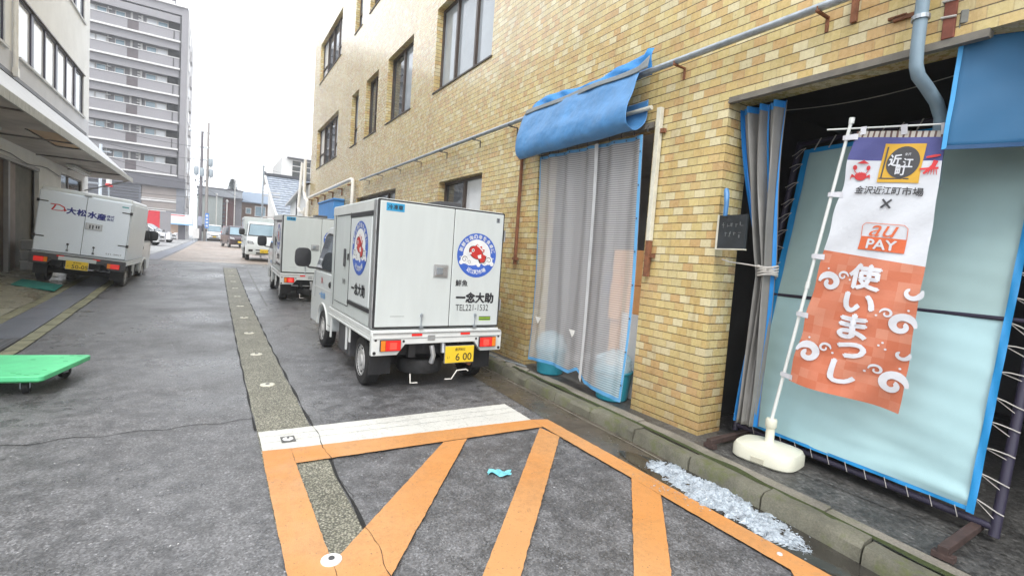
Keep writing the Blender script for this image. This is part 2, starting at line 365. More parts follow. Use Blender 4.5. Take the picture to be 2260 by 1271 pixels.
# text: flat outline geometry in its own plane, then mapped anywhere
_T = {}
def text_geo(body, bold=0.0, italic=0.0):
    key = (body, bold, italic)
    if key not in _T:
        c = bpy.data.curves.new('lettering', 'FONT'); c.body = body; c.size = 1; c.offset = bold; c.resolution_u = 3; c.fill_mode = 'FRONT'; c.shear = italic
        o = bpy.data.objects.new('lettering', c); COL.objects.link(o); bpy.context.view_layer.update()
        dg = bpy.context.evaluated_depsgraph_get()
        me = bpy.data.meshes.new_from_object(o.evaluated_get(dg))
        vs = [tuple(v.co) for v in me.vertices]; fs = [tuple(p.vertices) for p in me.polygons]
        bpy.data.objects.remove(o); bpy.data.curves.remove(c); bpy.data.meshes.remove(me)
        _T[key] = (vs, fs)
    return _T[key]
def put_text(mb, body, fn, cx, cy, w=None, h=None, bold=0.0, rot=0, italic=0.0):
    # fn maps (u, v) plane coordinates to space; the text is centred on (cx, cy) and scaled to w x h
    vs, fs = text_geo(body, 0.0, italic)
    if not vs: return
    x0 = min(v[0] for v in vs); x1 = max(v[0] for v in vs); y0 = min(v[1] for v in vs); y1 = max(v[1] for v in vs)
    W, H = x1 - x0, max(y1 - y0, 1e-6)
    sx = w / W if w else h / H
    sy = h / H if h else sx
    bo = bold * sy; e = 1e-3; p0 = Vector(fn(cx, cy)); nr = (Vector(fn(cx + e, cy)) - p0).cross(Vector(fn(cx, cy + e)) - p0).normalized()
    for k, (dx, dy) in enumerate([(0, 0)] if bold < .012 else [(-bo, 0), (bo, 0), (0, -bo), (0, bo), (0, 0)]):
        out = []
        for v in vs:
            a = (v[0] - (x0 + x1) / 2) * sx + dx; b = (v[1] - (y0 + y1) / 2) * sy + dy
            out.append(tuple(Vector(fn(cx + a * cos(rot) - b * sin(rot), cy + a * sin(rot) + b * cos(rot))) + nr * (.00025 * k)))
        mb.add(out, fs)
def disc(mb, fn, cx, cy, r, n=28, ry=None, rings=1):
    if rings > 1:
        mb.add([fn(cx, cy)] + [fn(cx + r * q / rings * cos(2 * pi * i / n), cy + r * q / rings * sin(2 * pi * i / n)) for q in range(1, rings + 1) for i in range(n)],
               [(0, 1 + i, 1 + (i + 1) % n) for i in range(n)] + [(1 + q * n + i, 1 + q * n + n + i, 1 + q * n + n + (i + 1) % n, 1 + q * n + (i + 1) % n) for q in range(rings - 1) for i in range(n)])
        return
    mb.add([fn(cx + r * cos(2 * pi * i / n), cy + (ry or r) * sin(2 * pi * i / n)) for i in range(n)], [tuple(range(n))])
def stroke(mb, fn, pts, wd):
    n = len(pts); vs = []
    for i, p in enumerate(pts):
        a = pts[max(i - 1, 0)]; b = pts[min(i + 1, n - 1)]
        dx, dy = b[0] - a[0], b[1] - a[1]; l = math.hypot(dx, dy) or 1
        ww = (wd[i] if isinstance(wd, (list, tuple)) else wd) / 2
        vs += [fn(p[0] - dy / l * ww, p[1] + dx / l * ww), fn(p[0] + dy / l * ww, p[1] - dx / l * ww)]
    mb.add(vs, [(2 * i, 2 * i + 1, 2 * i + 3, 2 * i + 2) for i in range(n - 1)])
def swirl(mb, fn, cx, cy, r, flip=1, turns=1.3, a0=0.0, wd=0.25):
    pts, ws = [], []
    for i in range(26):
        k = i / 25; rr = r * (1 - 0.78 * k); a = a0 + flip * turns * 2 * pi * k
        pts.append((cx + rr * cos(a), cy + rr * sin(a))); ws.append(r * wd * (1.25 - 0.7 * k) * min(1, 0.3 + i / 5))
    stroke(mb, fn, pts, ws)

GY = [-30, 8, 13, 16.6, 22, 38, 60, 90, 500]; GZ = [0, 0, .1, .25, .5, .65, 1.0, 1.2, 1.2]
def G(y):
    if y <= GY[0]: return GZ[0]
    for i in range(len(GY) - 1):
        if y <= GY[i + 1]: return GZ[i] + (GZ[i + 1] - GZ[i]) * (y - GY[i]) / (GY[i + 1] - GY[i])
    return GZ[-1]
def interp(y, pts):
    if y <= pts[0][0]: return pts[0][1]
    for (a, va), (b, vb) in zip(pts, pts[1:]):
        if y <= b: return va + (vb - va) * (y - a) / (b - a)
    return pts[-1][1]
def yset(y0, y1, step=1.0):
    ys = {y0, y1} | {g for g in GY if y0 < g < y1}
    n = max(1, int((y1 - y0) / step))
    ys |= {y0 + (y1 - y0) * i / n for i in range(n + 1)}
    out = []
    for y in sorted(ys):
        if not out or y - out[-1] > 1e-4: out.append(y)
    return out
# ============================================================ ground
def sheet(name, y0, y1, xl, xr, dz, mat, step=1.0, jit=0.0):
    ys = yset(y0, y1, step); mb = MB(); vs = []
    for y in ys:
        a = xl(y) if callable(xl) else xl; b = xr(y) if callable(xr) else xr
        if jit: a += rnd.uniform(-jit, jit); b += rnd.uniform(-jit, jit)
        vs += [(a, y, G(y) + dz), (b, y, G(y) + dz)]
    mb.add(vs, [(2 * i, 2 * i + 1, 2 * i + 3, 2 * i + 2) for i in range(len(ys) - 1)])
    return tag(mb.build(name, mat), kind='structure')
ground = MB()
ys = [-30, 8, 13, 16.6, 22, 38, 60, 90, 500]; xs = [-300, 300]
ground.add([(x, y, G(y)) for y in ys for x in xs], [(2 * i, 2 * i + 1, 2 * i + 3, 2 * i + 2) for i in range(len(ys) - 1)])
tag(ground.build('asphalt_road', ASPH), kind='structure')
STRIP = lambda y: (0.33, 0.77)
sheet('stone_strip', 2.0, 20.9, lambda y: 0.345, lambda y: 0.765, .004, PEB, 0.25, 0.008)
# dark joint lines where the strip was cut into the asphalt
JOINT = pm('tar_joint', (0.018, 0.018, 0.018), 0.8, 0, 20, 0.3)
sheet('strip_joint', 1.2, 20.9, lambda y: 0.765 + 0.006 * sin(y * 9), lambda y: 0.782 + 0.008 * sin(y * 7.3), .008, JOINT, 0.06)
sheet('strip_joint', 4.4, 20.9, lambda y: 0.332 + 0.004 * sin(y * 8), lambda y: 0.345 + 0.005 * sin(y * 6.1), .008, JOINT, 0.06)
# cross seam in the old asphalt
mb = MB(); n = 60; vs = []
for i in range(n + 1):
    x = -4.5 + 4.85 * i / n; y = 4.70 + 0.03 * sin(i * 1.3) + rnd.uniform(-.012, .012); wd = 0.005 + 0.006 * rnd.random()
    vs += [(x, y, .004), (x, y + wd, .004)]
mb.add(vs, [(2 * i, 2 * i + 2, 2 * i + 3, 2 * i + 1) for i in range(n)])
tag(mb.build('asphalt_seam', JOINT), kind='structure')
# kerb, edge strip, right pavement
KX = [(-2, 3.0), (0.5, 3.09), (1.4, 3.17), (2.75, 3.27), (6, 3.37), (12, 3.40), (26, 3.42)]
kx = lambda y: interp(y, KX)
def kerb_run(name, y0, y1, off0, off1, ztop, mat, seg, gap, wob=0.004):
    y = y0; mb = MB()
    while y < y1:
        e = min(y + seg, y1); a, b = y + gap / 2, e - gap / 2; j0 = rnd.uniform(-wob, wob); dz = rnd.uniform(-wob, wob); nn = 5
        prof = [(off0, -0.05), (off0 + 0.008, ztop - 0.03), (off0 + 0.03, ztop), (off1 - 0.004, ztop + 0.002), (off1, -0.05)]
        rs = []
        for i in range(nn + 1):
            yy = a + (b - a) * i / nn; r2 = [rnd.uniform(-wob, wob) * 0.6 for _ in range(5)]
            rs.append([(kx(yy) + px + j0 + r2[k], yy, G(yy) + pz + (dz + r2[k - 1] * 0.6 if pz > 0 else 0)) for k, (px, pz) in enumerate(prof)])
        mb.rings(rs); y = e
    return tag(mb.build(name, mat, smooth=True), kind='structure')
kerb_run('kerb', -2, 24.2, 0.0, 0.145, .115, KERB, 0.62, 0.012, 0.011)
kerb_run('pavement_edging', -2, 24.2, 0.165, 0.30, .118, STRIPC, 1.7, 0.008, 0.009)
sheet('pavement', -2, 24.2, lambda y: kx(y) + 0.15, lambda y: 3.85, .105, CONC, 0.6)
sheet('pavement_fill', -2, 24.2, lambda y: kx(y) + 0.30, lambda y: 3.87, .110, asphalt_material('coarse_pavement', 0.075, (1.02, 1, .96), .2, 55), 0.6)
MOSS = pm('kerb_moss', (0.045, 0.06, 0.015), 0.95, 0, 40, 0.5, 0.6)
mb = MB(); vs = []; ys2 = yset(-2, 24.2, 0.09)
for y in ys2: vs += [(kx(y) + 0.138 - .03 * max(0, mn.noise(Vector((y * 3, 1, 0)))) - rnd.uniform(0, .006), y, G(y) + .123), (kx(y) + 0.168 + .06 * max(0, mn.noise(Vector((y * 2.2, 5, 0)))) + rnd.uniform(0, .006), y, G(y) + .127)]
mb.add(vs, [(2 * i, 2 * i + 1, 2 * i + 3, 2 * i + 2) for i in range(len(ys2) - 1)])
tag(mb.build('moss_in_joint', MOSS), kind='stuff')
sheet('gutter', -2, 24.2, lambda y: kx(y) - 0.42, lambda y: kx(y) + 0.01, .004, GUTTER, 0.3, 0.006)
sheet('gutter_edge', -2, 24.2, lambda y: kx(y) - 0.065, lambda y: kx(y) - 0.05, .008, STRIPC, 0.2, 0.003)
# white and orange painted markings (flat ground here)
def marking(name, polys, mat, z, label=None):
    mb = MB()
    for p in polys:
        # densify with a slightly ragged edge
        q = []
        for (a, b) in zip(p, p[1:] + p[:1]):
            l = math.hypot(b[0] - a[0], b[1] - a[1]); n = max(1, int(l / 0.035)); nx, ny = -(b[1] - a[1]) / l, (b[0] - a[0]) / l
            for i in range(n):
                j = rnd.gauss(0, 0.0014) if i else 0
                q.append((a[0] + (b[0] - a[0]) * i / n + nx * j, a[1] + (b[1] - a[1]) * i / n + ny * j, z))
        mb.add(q, [tuple(range(len(q)))])
    return tag(mb.build(name, mat), kind='structure')
marking('white_marking', [[(0.355, 3.92), (2.71, 3.77), (2.72, 4.30), (0.355, 4.34)]], WHITEP, .012)
marking('orange_marking', [
    [(0.33, 1.2), (0.545, 1.2), (0.545, 3.62), (0.545, 3.90), (0.35, 3.92), (0.345, 3.6)],
    [(0.547, 3.615), (2.70, 3.56), (2.70, 3.768), (0.547, 3.898)],
    [(2.702, 3.55), (2.702, 1.0), (2.86, 1.0), (2.87, 3.72), (2.702, 3.768)],
    [(1.68, 3.575), (1.90, 3.57), (0.547, 1.86), (0.547, 2.37)],
    [(2.66, 3.555), (2.70, 3.30), (1.0, 1.50), (1.0, 1.76)],
    [(2.70, 2.42), (2.70, 2.14), (1.5, 0.98), (1.38, 1.12)],
    [(2.70, 1.25), (2.70, 1.0), (2.3, 0.6), (2.2, 0.72)]], ORANGE, .016)
for y in (3.98 + 0.10, 4.21):
    mb = MB(); n = 70; vs = []
    for i in range(n + 1):
        x = .357 + 2.36 * i / n; yy = y - 0.055 * (x / 2.7) + rnd.uniform(-.004, .004); k = 0.003 if i % 9 else 0.001
        vs += [(x, yy, .0165), (x, yy + k, .0165)]
    mb.add(vs, [(2 * i, 2 * i + 2, 2 * i + 3, 2 * i + 1) for i in range(n)]); tag(mb.build('paint_crack', JOINT), kind='structure')
mb = MB(); vs = []; n = 60
for i in range(n + 1):
    y = 1.2 + 3.15 * i / n; x = 0.775 + 0.012 * sin(y * 11) + rnd.uniform(-.006, .006); k = rnd.uniform(.001, .006)
    vs += [(x, y, .0205), (x + k, y, .0205)]
mb.add(vs, [(2 * i, 2 * i + 1, 2 * i + 3, 2 * i + 2) for i in range(n)]); tag(mb.build('paint_crack', JOINT), kind='structure')
# far side: crossing, tan pavement, car park
TAN = asphalt_material('tan_paving', 0.25, (1.2, 0.98, 0.82), 0.1)
FARW = pm('worn_white_line', (0.34, 0.34, 0.34), 0.6, 0, 3, 0.3)
sheet('tan_road', 23.3, 60, lambda y: -1.75 + 0.012 * (y - 23), lambda y: 3.2 + 0.02 * (y - 23), .004, TAN)
sheet('white_line', 22.1, 22.32, -3.6, 3.4, .004, FARW, 0.1, 0.0)
sheet('white_line', 22.75, 22.87, -3.0, 3.4, .004, FARW, 0.1, 0.0)
sheet('white_line', 12.2, 20.5, lambda y: 1.02 + .004 * y, lambda y: 1.06 + .004 * y, .004, pm('faded_line', (.16, .16, .155), .6, 0, 5, .5), 0.4)
PARKC = asphalt_material('pale_concrete_paving', 0.33, (1, 1, 1.0), 0.1)
sheet('car_park', 23.6, 90, -12, lambda y: -2.5 + 0.014 * (y - 23.6), .004, PARKC)
GREYDR = pm('grey_drain_cover', (0.17, 0.185, 0.22), 0.35, 0, 4, 0.2)
sheet('drain_channel', 23.6, 60, lambda y: -2.45 + .018 * (y - 23), lambda y: -1.85 + .012 * (y - 23), .010, GREYDR)
# ---------------- left side: edge stones, drain covers, apron
LX = [(-5, -1.98), (8.6, -2.0), (14.5, -2.12), (24, -2.15)]
lx = lambda y: interp(y, LX)
apron = MB(); ysl = yset(-5, 21.5, 1.0); vs = []
for y in ysl: vs += [(-4.3, y, G(y) + .16), (-3.3, y, G(y) + .09), (lx(y) - 0.83, y, G(y) + .022)]
for i in range(len(ysl) - 1):
    for k in range(2): apron.add([vs[3 * i + k], vs[3 * i + k + 1], vs[3 * i + 3 + k + 1], vs[3 * i + 3 + k]], [(0, 1, 2, 3)])
tag(apron.build('concrete_apron', APRON, smooth=True), kind='structure')
LSTONE = concrete_material('drain_edge_stone', (0.27, 0.265, 0.175), 0.25)
for off0, off1 in ((-0.16, 0.0), (-0.83, -0.66)):
    y = -5.0; mb = MB()
    while y < 21.3:
        e = y + 0.6; g = .012; j = rnd.uniform(-.008, .008)
        z0 = G(y) + .014 + rnd.uniform(-.003, .004); z1 = G(e) + .014
        mb.add([(lx(y) + off0 + j, y + g, z0), (lx(y) + off1 + j, y + g, z0), (lx(e) + off1 + j, e - g, z1), (lx(e) + off0 + j, e - g, z1)], [(0, 1, 2, 3)])
        y = e
    tag(mb.build('drain_edging', LSTONE), kind='structure')
sheet('drain_gap', -5, 21.3, lambda y: lx(y) - 0.84, lambda y: lx(y) + 0.004, .006, JOINT, 0.5, 0.008)
COVER = pm('grey_cover_plate', (0.165, 0.18, 0.215), 0.38, 0, 3, 0.18, 0.15, 40)
GRATE = newmat('steel_grating')
gm, gt_, gp_, gob = GRATE
gs = node(gt_, 'ShaderNodeSeparateXYZ'); gt_.links.new(gob, gs.inputs[0])
gx = mathn(gt_, 'GREATER_THAN', mathn(gt_, 'FRACT', mathn(gt_, 'MULTIPLY', gs.outputs[1], 30)), 0.5)
gy = mathn(gt_, 'LESS_THAN', mathn(gt_, 'FRACT', mathn(gt_, 'MULTIPLY', gs.outputs[0], 12)), 0.22)
gt_.links.new(mixc(gt_, mathn(gt_, 'MAXIMUM', gx, gy), (0.012, 0.012, 0.014, 1), (0.17, 0.18, 0.2, 1)), gp_.inputs['Base Color']); gp_.inputs['Roughness'].default_value = 0.4
nn = 0
for y in [(-1.0, 1.0), (1.0, 3.0), (3.0, 5.0), (5.0, 7.0), (7.0, 8.96), (8.98, 10.66), (10.68, 11.7), (11.72, 13.4), (13.42, 15.2), (15.22, 17.2), (17.22, 19.2)]:
    g = y[0] < 8.9; mb = MB()
    a, b = y
    mb.add([(lx(a) - .65, a, G(a) + .018), (lx(a) - .17, a, G(a) + .018), (lx(b) - .17, b, G(b) + .018), (lx(b) - .65, b, G(b) + .018),
            (lx(a) - .65, a, G(a) + .002), (lx(a) - .17, a, G(a) + .002), (lx(b) - .17, b, G(b) + .002), (lx(b) - .65, b, G(b) + .002)],
           [(0, 1, 2, 3), (0, 4, 5, 1), (1, 5, 6, 2), (2, 6, 7, 3), (3, 7, 4, 0)])
    if y[1] < 6: continue
    o = mb.build('drain_grate' if g else 'drain_cover', gm if g else COVER)
    lab = {6: 'steel grating over the drain, hidden in part by the green trolley', 8: None}
    nn += 1
    if g: tag(o, 'dark steel grating over the left drain channel, %s' % ('nearest piece, low at the photo edge' if y[0] < 6 else 'next to the long plain grey cover plate'), 'drain grate', 'steel gratings in the left drain')
    else: tag(o, {0: 'long plain grey drain cover right after the steel grating', 1: 'short grey drain cover, second plain plate from the grating', 2: 'grey drain cover level with the near edge of the teal mat', 3: 'grey drain cover beside the teal doormat, behind the tilted truck',
                  4: 'grey drain cover lying under the tail of the tilted truck', 5: 'farthest grey drain cover, under the cab of the tilted truck'}[[8.98, 10.68, 11.72, 13.42, 15.22, 17.22].index(y[0])], 'drain cover', 'plain grey cover plates of the left drain')
# teal doormat
MAT = pm('teal_mat', (0.02, 0.21, 0.18), 0.9, 0, 30, 0.25, 0.6, 120)
o = MB().add([(-3.62, 14.2, G(14.2) + .13), (-2.86, 13.85, G(13.85) + .05), (-2.9, 14.75, G(14.8) + .06), (-3.66, 15.1, G(15.1) + .14)], [(0, 1, 2, 3)]).build('doormat', MAT, thick=0.012)
tag(o, 'teal green doormat lying on the wet concrete apron', 'doormat')
# ---------------- small round caps of the snow melting line, set in the stone strip
CAPM = pm('worn_cream_enamel', (0.60, 0.58, 0.48), 0.45, 0, 30, 0.2)
CAPW = pm('white_enamel_cap', (0.72, 0.72, 0.70), 0.4, 0, 30, 0.15)
def cap(x, y, r, mat, label, grp):
    t = thing('road_nozzle', label, 'road nozzle', (x, y, G(y) + (.016 if y < 4.4 else .004)), group=grp)
    MB().lathe([(0.0001, .0), (r, .0), (r * .98, .006), (r * .8, .009), (r * .5, .008), (r * .46, .011), (0.0001, .011)], (0, 0, 0), n=24).build('rim', mat, t, smooth=True)
    MB().lathe([(0.0001, .0112), (r * .3, .0112), (r * .28, .016), (0.0001, .016)], (0, 0, 0), n=12).build('nozzle', DARKG, t, smooth=True)
    return t
cap(0.545, 2.39, .052, CAPW, 'white round nozzle cap at the corner of the orange hatching', 'nozzle caps of the snow melting line')
t = cap(0.55, 4.09, .04, CAPW, 'small white nozzle cap in a square grey patch of the white stop line', 'nozzle caps of the snow melting line')
MB().box(-.052, .052, -.06, .06, .0005, .003).build('square_patch', pm('patch_grey', (.13, .13, .13), .8, 0, 40, .5), t)
names = ['nearest cream cap in the stone strip, just beyond the white line', 'second cream cap of the stone strip counted from the white line', 'third cream cap of the stone strip, level with the front wheel of the near truck',
         'fourth cream cap of the stone strip counted from the white line', 'fifth cream cap of the stone strip, behind the second truck', 'sixth cream cap of the stone strip, level with the second truck', 'seventh cream cap of the stone strip from the white line',
         'eighth cream cap of the stone strip from the white line', 'farthest cream cap but one in the stone strip', 'farthest cream cap, at the very end of the stone strip']
for i in range(10): cap(0.55, 5.8 + 1.62 * i * (1 - .004 * i), .075, CAPM, names[i], 'nozzle caps of the snow melting line')
# small litter
PAPER = pm('cyan_wet_tissue', (0.17, 0.52, 0.60), 0.7, 0, 30, 0.3)
mb = MB(); rr = random.Random(3); pts = []
def pf(u, v):
    x = (u - .5) * .17; y = (v - .5) * .09 * (1 - .5 * abs(u - .5) * 2 * (.4 + .6 * sin(u * 9) ** 2))
    return (x + .006 * sin(v * 9), y + .015 * sin(u * 7), .006 + .022 * abs(sin(u * 6.5 + v * 5) * cos(v * 4 + u * 3)))
M0 = Matrix.Translation((1.83, 2.9, .0)) @ Matrix.Rotation(R_(-30), 4, 'Z')
mb.M = M0; mb.grid(pf, 14, 8)
tag(mb.build('crumpled_tissue', PAPER, smooth=True), 'crumpled pale cyan tissue lying on asphalt inside the orange hatching', 'litter')
mb = MB()
for i in range(130):
    x = rnd.uniform(-2.2, 2.6); y = rnd.uniform(1.4, 9); a = rnd.random() * 6; s = rnd.uniform(.003, .009)
    if rnd.random() < .35: s *= 1.5
    mb.add([(x + s * cos(a), y + s * sin(a), .012), (x - s * sin(a), y + s * cos(a), .014), (x - s * cos(a) * .6, y - s * sin(a), .012)], [(0, 1, 2)])
tag(mb.build('white_specks', pm('speck_white', (.6, .6, .6), .7), None), 'tiny white specks of grit scattered over the asphalt', 'grit', kind='stuff')
# crushed ice in the gutter
def pn(x, y, s=0):
    return mn.fractal(Vector((x * 9, y * 9, s)), .9, 2.1, 4) * 1.3
def pn_old(x, y, s=0):
    return (sin(x * 31 + s) * cos(y * 27 + 1.3 * s) + sin(x * 67 + y * 53 + s * 2) * .6 + sin(x * 120 - y * 91) * .35 + sin(y * 160 + x * 23) * .3) / 2.2
ICE = pm('crushed_ice', (0.36, 0.41, 0.46), 0.10, 0, 11, 0.4, 0.9, 70, spec=0.8)
mb = MB(); ri = random.Random(11)
A = [(3.11, 2.62, .02), (2.98, 2.18, .10), (3.06, 2.0, .15), (3.05, 1.72, .13), (3.03, 1.5, .09), (2.99, 1.33, .04)]
def icefn(u, v):
    y = 2.6 - 1.32 * u; cx = interp(-y, [(-2.62, 3.10), (-2.2, 3.06), (-1.9, 3.055), (-1.6, 3.03), (-1.3, 2.98)])
    hw = (0.19 + .02 * sin(u * 17)) * max(0.0, sin(pi * min(1, u * .97 + .03))) ** .45 * (1 + .10 * sin(u * 31 + v * 3)); hw *= 1 + .28 * pn(u * 2.4 + 1.1, (v > .5) * 3.3 + u); x = cx + (v - .5) * 2 * hw + .012 * pn(u * 5, v)
    h = max(0, sin(pi * u)) ** .5 * max(0, 1 - (2 * v - 1) ** 2) ** .7
    return (x, y, .004 + h * (.026 + .026 * pn(x * 1.6, y * 1.6)) + .008 * pn(x * 7, y * 7, 3))
mb.grid(icefn, 110, 34)
for i in range(900):
    u = ri.random(); v = ri.random(); x, y, z = icefn(u, v); s = ri.uniform(.004, .011); q = [(x + ri.uniform(-s, s), y + ri.uniform(-s, s), z + ri.uniform(0, s * 1.1)) for _ in range(4)]
    mb.add(q, [(0, 1, 2), (0, 2, 3), (0, 3, 1), (1, 3, 2)])
for i in range(260):
    x = 2.78 + ri.gauss(0, .04); y = 2.18 + ri.gauss(0, .16); s = ri.uniform(.003, .008)
    if i > 120: x = 3.05 + ri.gauss(0, .1); y = 1.95 + ri.gauss(0, .45)
    q = [(x + ri.uniform(-s, s), y + ri.uniform(-s, s), .017 + ri.uniform(0, s)) for _ in range(4)]
    mb.add(q, [(0, 1, 2), (0, 2, 3), (0, 3, 1), (1, 3, 2)])
WET = pm('meltwater_film', (.045, .042, .036), .06, 0, 6, .4, .08, 12)
m2 = MB(); n2 = 70; m2.add([(3.06 + (.25 + .04 * sin(a * 5) + .03 * sin(a * 9 + 1)) * cos(a), 1.85 + (.95 + .1 * sin(a * 4)) * sin(a), .0095) for a in [2 * pi * i / n2 for i in range(n2)]], [tuple(range(n2))]); tag(m2.build('meltwater', WET), kind='structure')
tag(mb.build('crushed_ice', ICE), 'spilled heap of crushed ice melting in the gutter beside the kerb', 'ice', kind='stuff')
tag(MB().lathe([(.0001, .0), (.016, .0), (.014, .006), (.0001, .008)], (2.79, 1.36, .016), n=9).build('white_pebble', pm('speck_white', (.6, .6, .6), .7)), 'single white chip lying on the orange line near the ice', 'litter')
# ============================================================ tiled building on the right
WX = 3.75; K = WX / 3.95
def wy(y): return y * K
def wz(z): return (z - 1.6) * K + 1.6
HT = 18.0; YE = 24.15; YS = -4.0
holes = []   # y0, y1, z0, z1, kind
DOOR = (3.46, 5.49, 0.105, 3.06); BIG = (-3.2, 2.64, 0.105, 3.10)
FR = [(7.07, 9.5), (10.86, 12.74), (13.6, 14.85), (15.72, 16.62), (18.6, 22.75)]
wins = []
for fl in range(4):
    z0 = 4.83 + 3.63 * fl; z1 = z0 + 1.67
    for i, (a, b) in enumerate(FR):
        wins.append((a, b, z0, z1, i, fl))
    wins.append((-2.4, 0.2, z0 + .25, z1, 5, fl))
wins.append((7.12, 8.93, 1.1, 2.97, 6, -1)); wins.append((11.6, 15.4, 1.1, 3.08, 7, -1))
holes = [DOOR, BIG] + [x[:4] for x in wins]
def wall_cells(mb, X, y0, y1, z0, z1, hs):
    ys = sorted({y0, y1} | {h[0] for h in hs} | {h[1] for h in hs}); zs = sorted({z0, z1} | {h[2] for h in hs} | {h[3] for h in hs})
    ys = [y for y in ys if y0 <= y <= y1]; zs = [z for z in zs if z0 <= z <= z1]
    for i in range(len(ys) - 1):
        j = 0
        while j < len(zs) - 1:
            def inh(j): cy, cz = (ys[i] + ys[i + 1]) / 2, (zs[j] + zs[j + 1]) / 2; return any(h[0] < cy < h[1] and h[2] < cz < h[3] for h in hs)
            if inh(j): j += 1; continue
            k = j
            while k + 1 < len(zs) - 1 and not inh(k + 1): k += 1
            mb.quad((X, ys[i], zs[j]), (X, ys[i + 1], zs[j]), (X, ys[i + 1], zs[k + 1]), (X, ys[i], zs[k + 1])); j = k + 1
bld = thing('tiled_building', 'tall building clad in small yellow glazed tiles along the right side of the lane', 'building', (WX, 10, 0))
def atb(o): o.location = (-WX, -10, 0); return o
mb = MB(); wall_cells(mb, WX, YS, YE, -.2, HT, holes)
for h in holes:
    d = 0.24 if h not in (DOOR, BIG) else 0.32
    mb.quad((WX, h[0], h[2]), (WX + d, h[0], h[2]), (WX + d, h[0], h[3]), (WX, h[0], h[3]))
    mb.quad((WX, h[1], h[2]), (WX, h[1], h[3]), (WX + d, h[1], h[3]), (WX + d, h[1], h[2]))
    mb.quad((WX, h[0], h[3]), (WX + d, h[0], h[3]), (WX + d, h[1], h[3]), (WX, h[1], h[3]))
    if h[2] > .5: mb.quad((WX, h[0], h[2]), (WX, h[1], h[2]), (WX + d, h[1], h[2]), (WX + d, h[0], h[2]))
mb.quad((WX, YE, -.2), (WX + 12, YE, -.2), (WX + 12, YE, HT), (WX, YE, HT)); mb.quad((WX, YS, -.2), (WX, YS, HT), (WX + 12, YS, HT), (WX + 12, YS, -.2))
mb.quad((WX, YS, HT), (WX, YE, HT), (WX + 12, YE, HT), (WX + 12, YS, HT)); mb.quad((WX + 12, YS, -.2), (WX + 12, YS, HT), (WX + 12, YE, HT), (WX + 12, YE, -.2))
atb(mb.build('tiled_wall', TILE, bld))
SILL = pm('window_sill_metal', (0.07, 0.06, 0.05), 0.5, 0.3)
CURT = pm('window_blind', (0.55, 0.55, 0.52), 0.8)
for (a, b, z0, z1, k, fl) in wins:
    xf = WX + .13; f = MB(); t = .045
    f.box(xf, xf + .08, a, b, z0, z0 + t); f.box(xf, xf + .08, a, b, z1 - t, z1); f.box(xf, xf + .08, a, a + t, z0 + t, z1 - t); f.box(xf, xf + .08, b - t, b, z0 + t, z1 - t)
    muls = {0: [0.36, .70], 1: [.5], 2: [.5], 3: [], 4: [.25, .5, .75], 5: [.33, .66], 6: [.5], 7: [.25, .5, .75]}[k]
    tr = z0 + .36 * (z1 - z0) if k in (2, 3, 4) else None
    for m_ in muls: yy = a + (b - a) * m_; f.box(xf - .012, xf + .07, yy - .032, yy + .032, z0 + t, z1 - t)
    if tr:
        segs = {2: [(0, .5)], 3: [(0, 1)], 4: [(0, .25), (.75, 1)]}[k]
        for s0, s1 in segs: f.box(xf - .005, xf + .06, a + (b - a) * s0 + .04, a + (b - a) * s1 - .04, tr - .02, tr + .02)
    wn_ = atb(f.build('window', BRONZE, bld))
    ed = [a] + [a + (b - a) * m_ for m_ in muls] + [b]
    ms = [GLASS, GLASSL, GLASSW]; g = MB()
    for q in range(len(ed) - 1):
        far = len(ed) - 2 - q
        g.mi = {0: [1, 1, 1][q % 3], 1: [1, 0][q % 2], 2: [1, 0][q % 2], 3: 1, 4: [2, 0, 0, 2][q % 4], 5: 0, 6: [2, 0][q % 2], 7: [1, 0, 0, 0][q % 4]}[k]
        g.quad((xf + .04, ed[q], z0), (xf + .04, ed[q + 1], z0), (xf + .04, ed[q + 1], z1), (xf + .04, ed[q], z1))
    g.build('pane', ms, wn_)
    atb(MB().box(WX - .02, WX + .13, a - .02, b + .02, z0 - .025, z0 + .004).build('window_sill', SILL, bld))
# lintel rails of the two openings
LINT = pm('pale_lintel_rail', (0.17, 0.155, 0.13), 0.6, 0, 8, 0.3)
atb(MB().box(WX - .012, WX + .06, 1.0, BIG[1], 3.066, 3.10).box(WX - .02, WX + .03, 1.0, BIG[1], 3.05, 3.066).build('lintel', LINT, bld))
atb(MB().box(WX - .02, WX + .05, DOOR[0], DOOR[1], 3.0, 3.06).build('lintel', LINT, bld))
# dim rooms behind the openings
def room(name, y0, y1, z0, z1, x0, x1, mat):
    m_ = MB(); m_.quad((x1, y0, z0), (x1, y1, z0), (x1, y1, z1), (x1, y0, z1)); m_.quad((x0, y0, z0), (x1, y0, z0), (x1, y0, z1), (x0, y0, z1))
    m_.quad((x0, y1, z0), (x0, y1, z1), (x1, y1, z1), (x1, y1, z0)); m_.quad((x0, y0, z1), (x1, y0, z1), (x1, y1, z1), (x0, y1, z1)); m_.quad((x0, y0, z0), (x0, y1, z0), (x1, y1, z0), (x1, y0, z0))
    return atb(m_.build(name, mat, bld))
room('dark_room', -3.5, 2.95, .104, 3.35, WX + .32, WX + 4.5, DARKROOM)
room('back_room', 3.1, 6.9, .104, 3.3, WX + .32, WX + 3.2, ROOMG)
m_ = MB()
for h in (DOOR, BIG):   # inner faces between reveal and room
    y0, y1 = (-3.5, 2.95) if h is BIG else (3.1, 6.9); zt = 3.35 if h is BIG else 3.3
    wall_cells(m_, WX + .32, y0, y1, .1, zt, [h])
atb(m_.build('inner_wall', DARKROOM, bld))
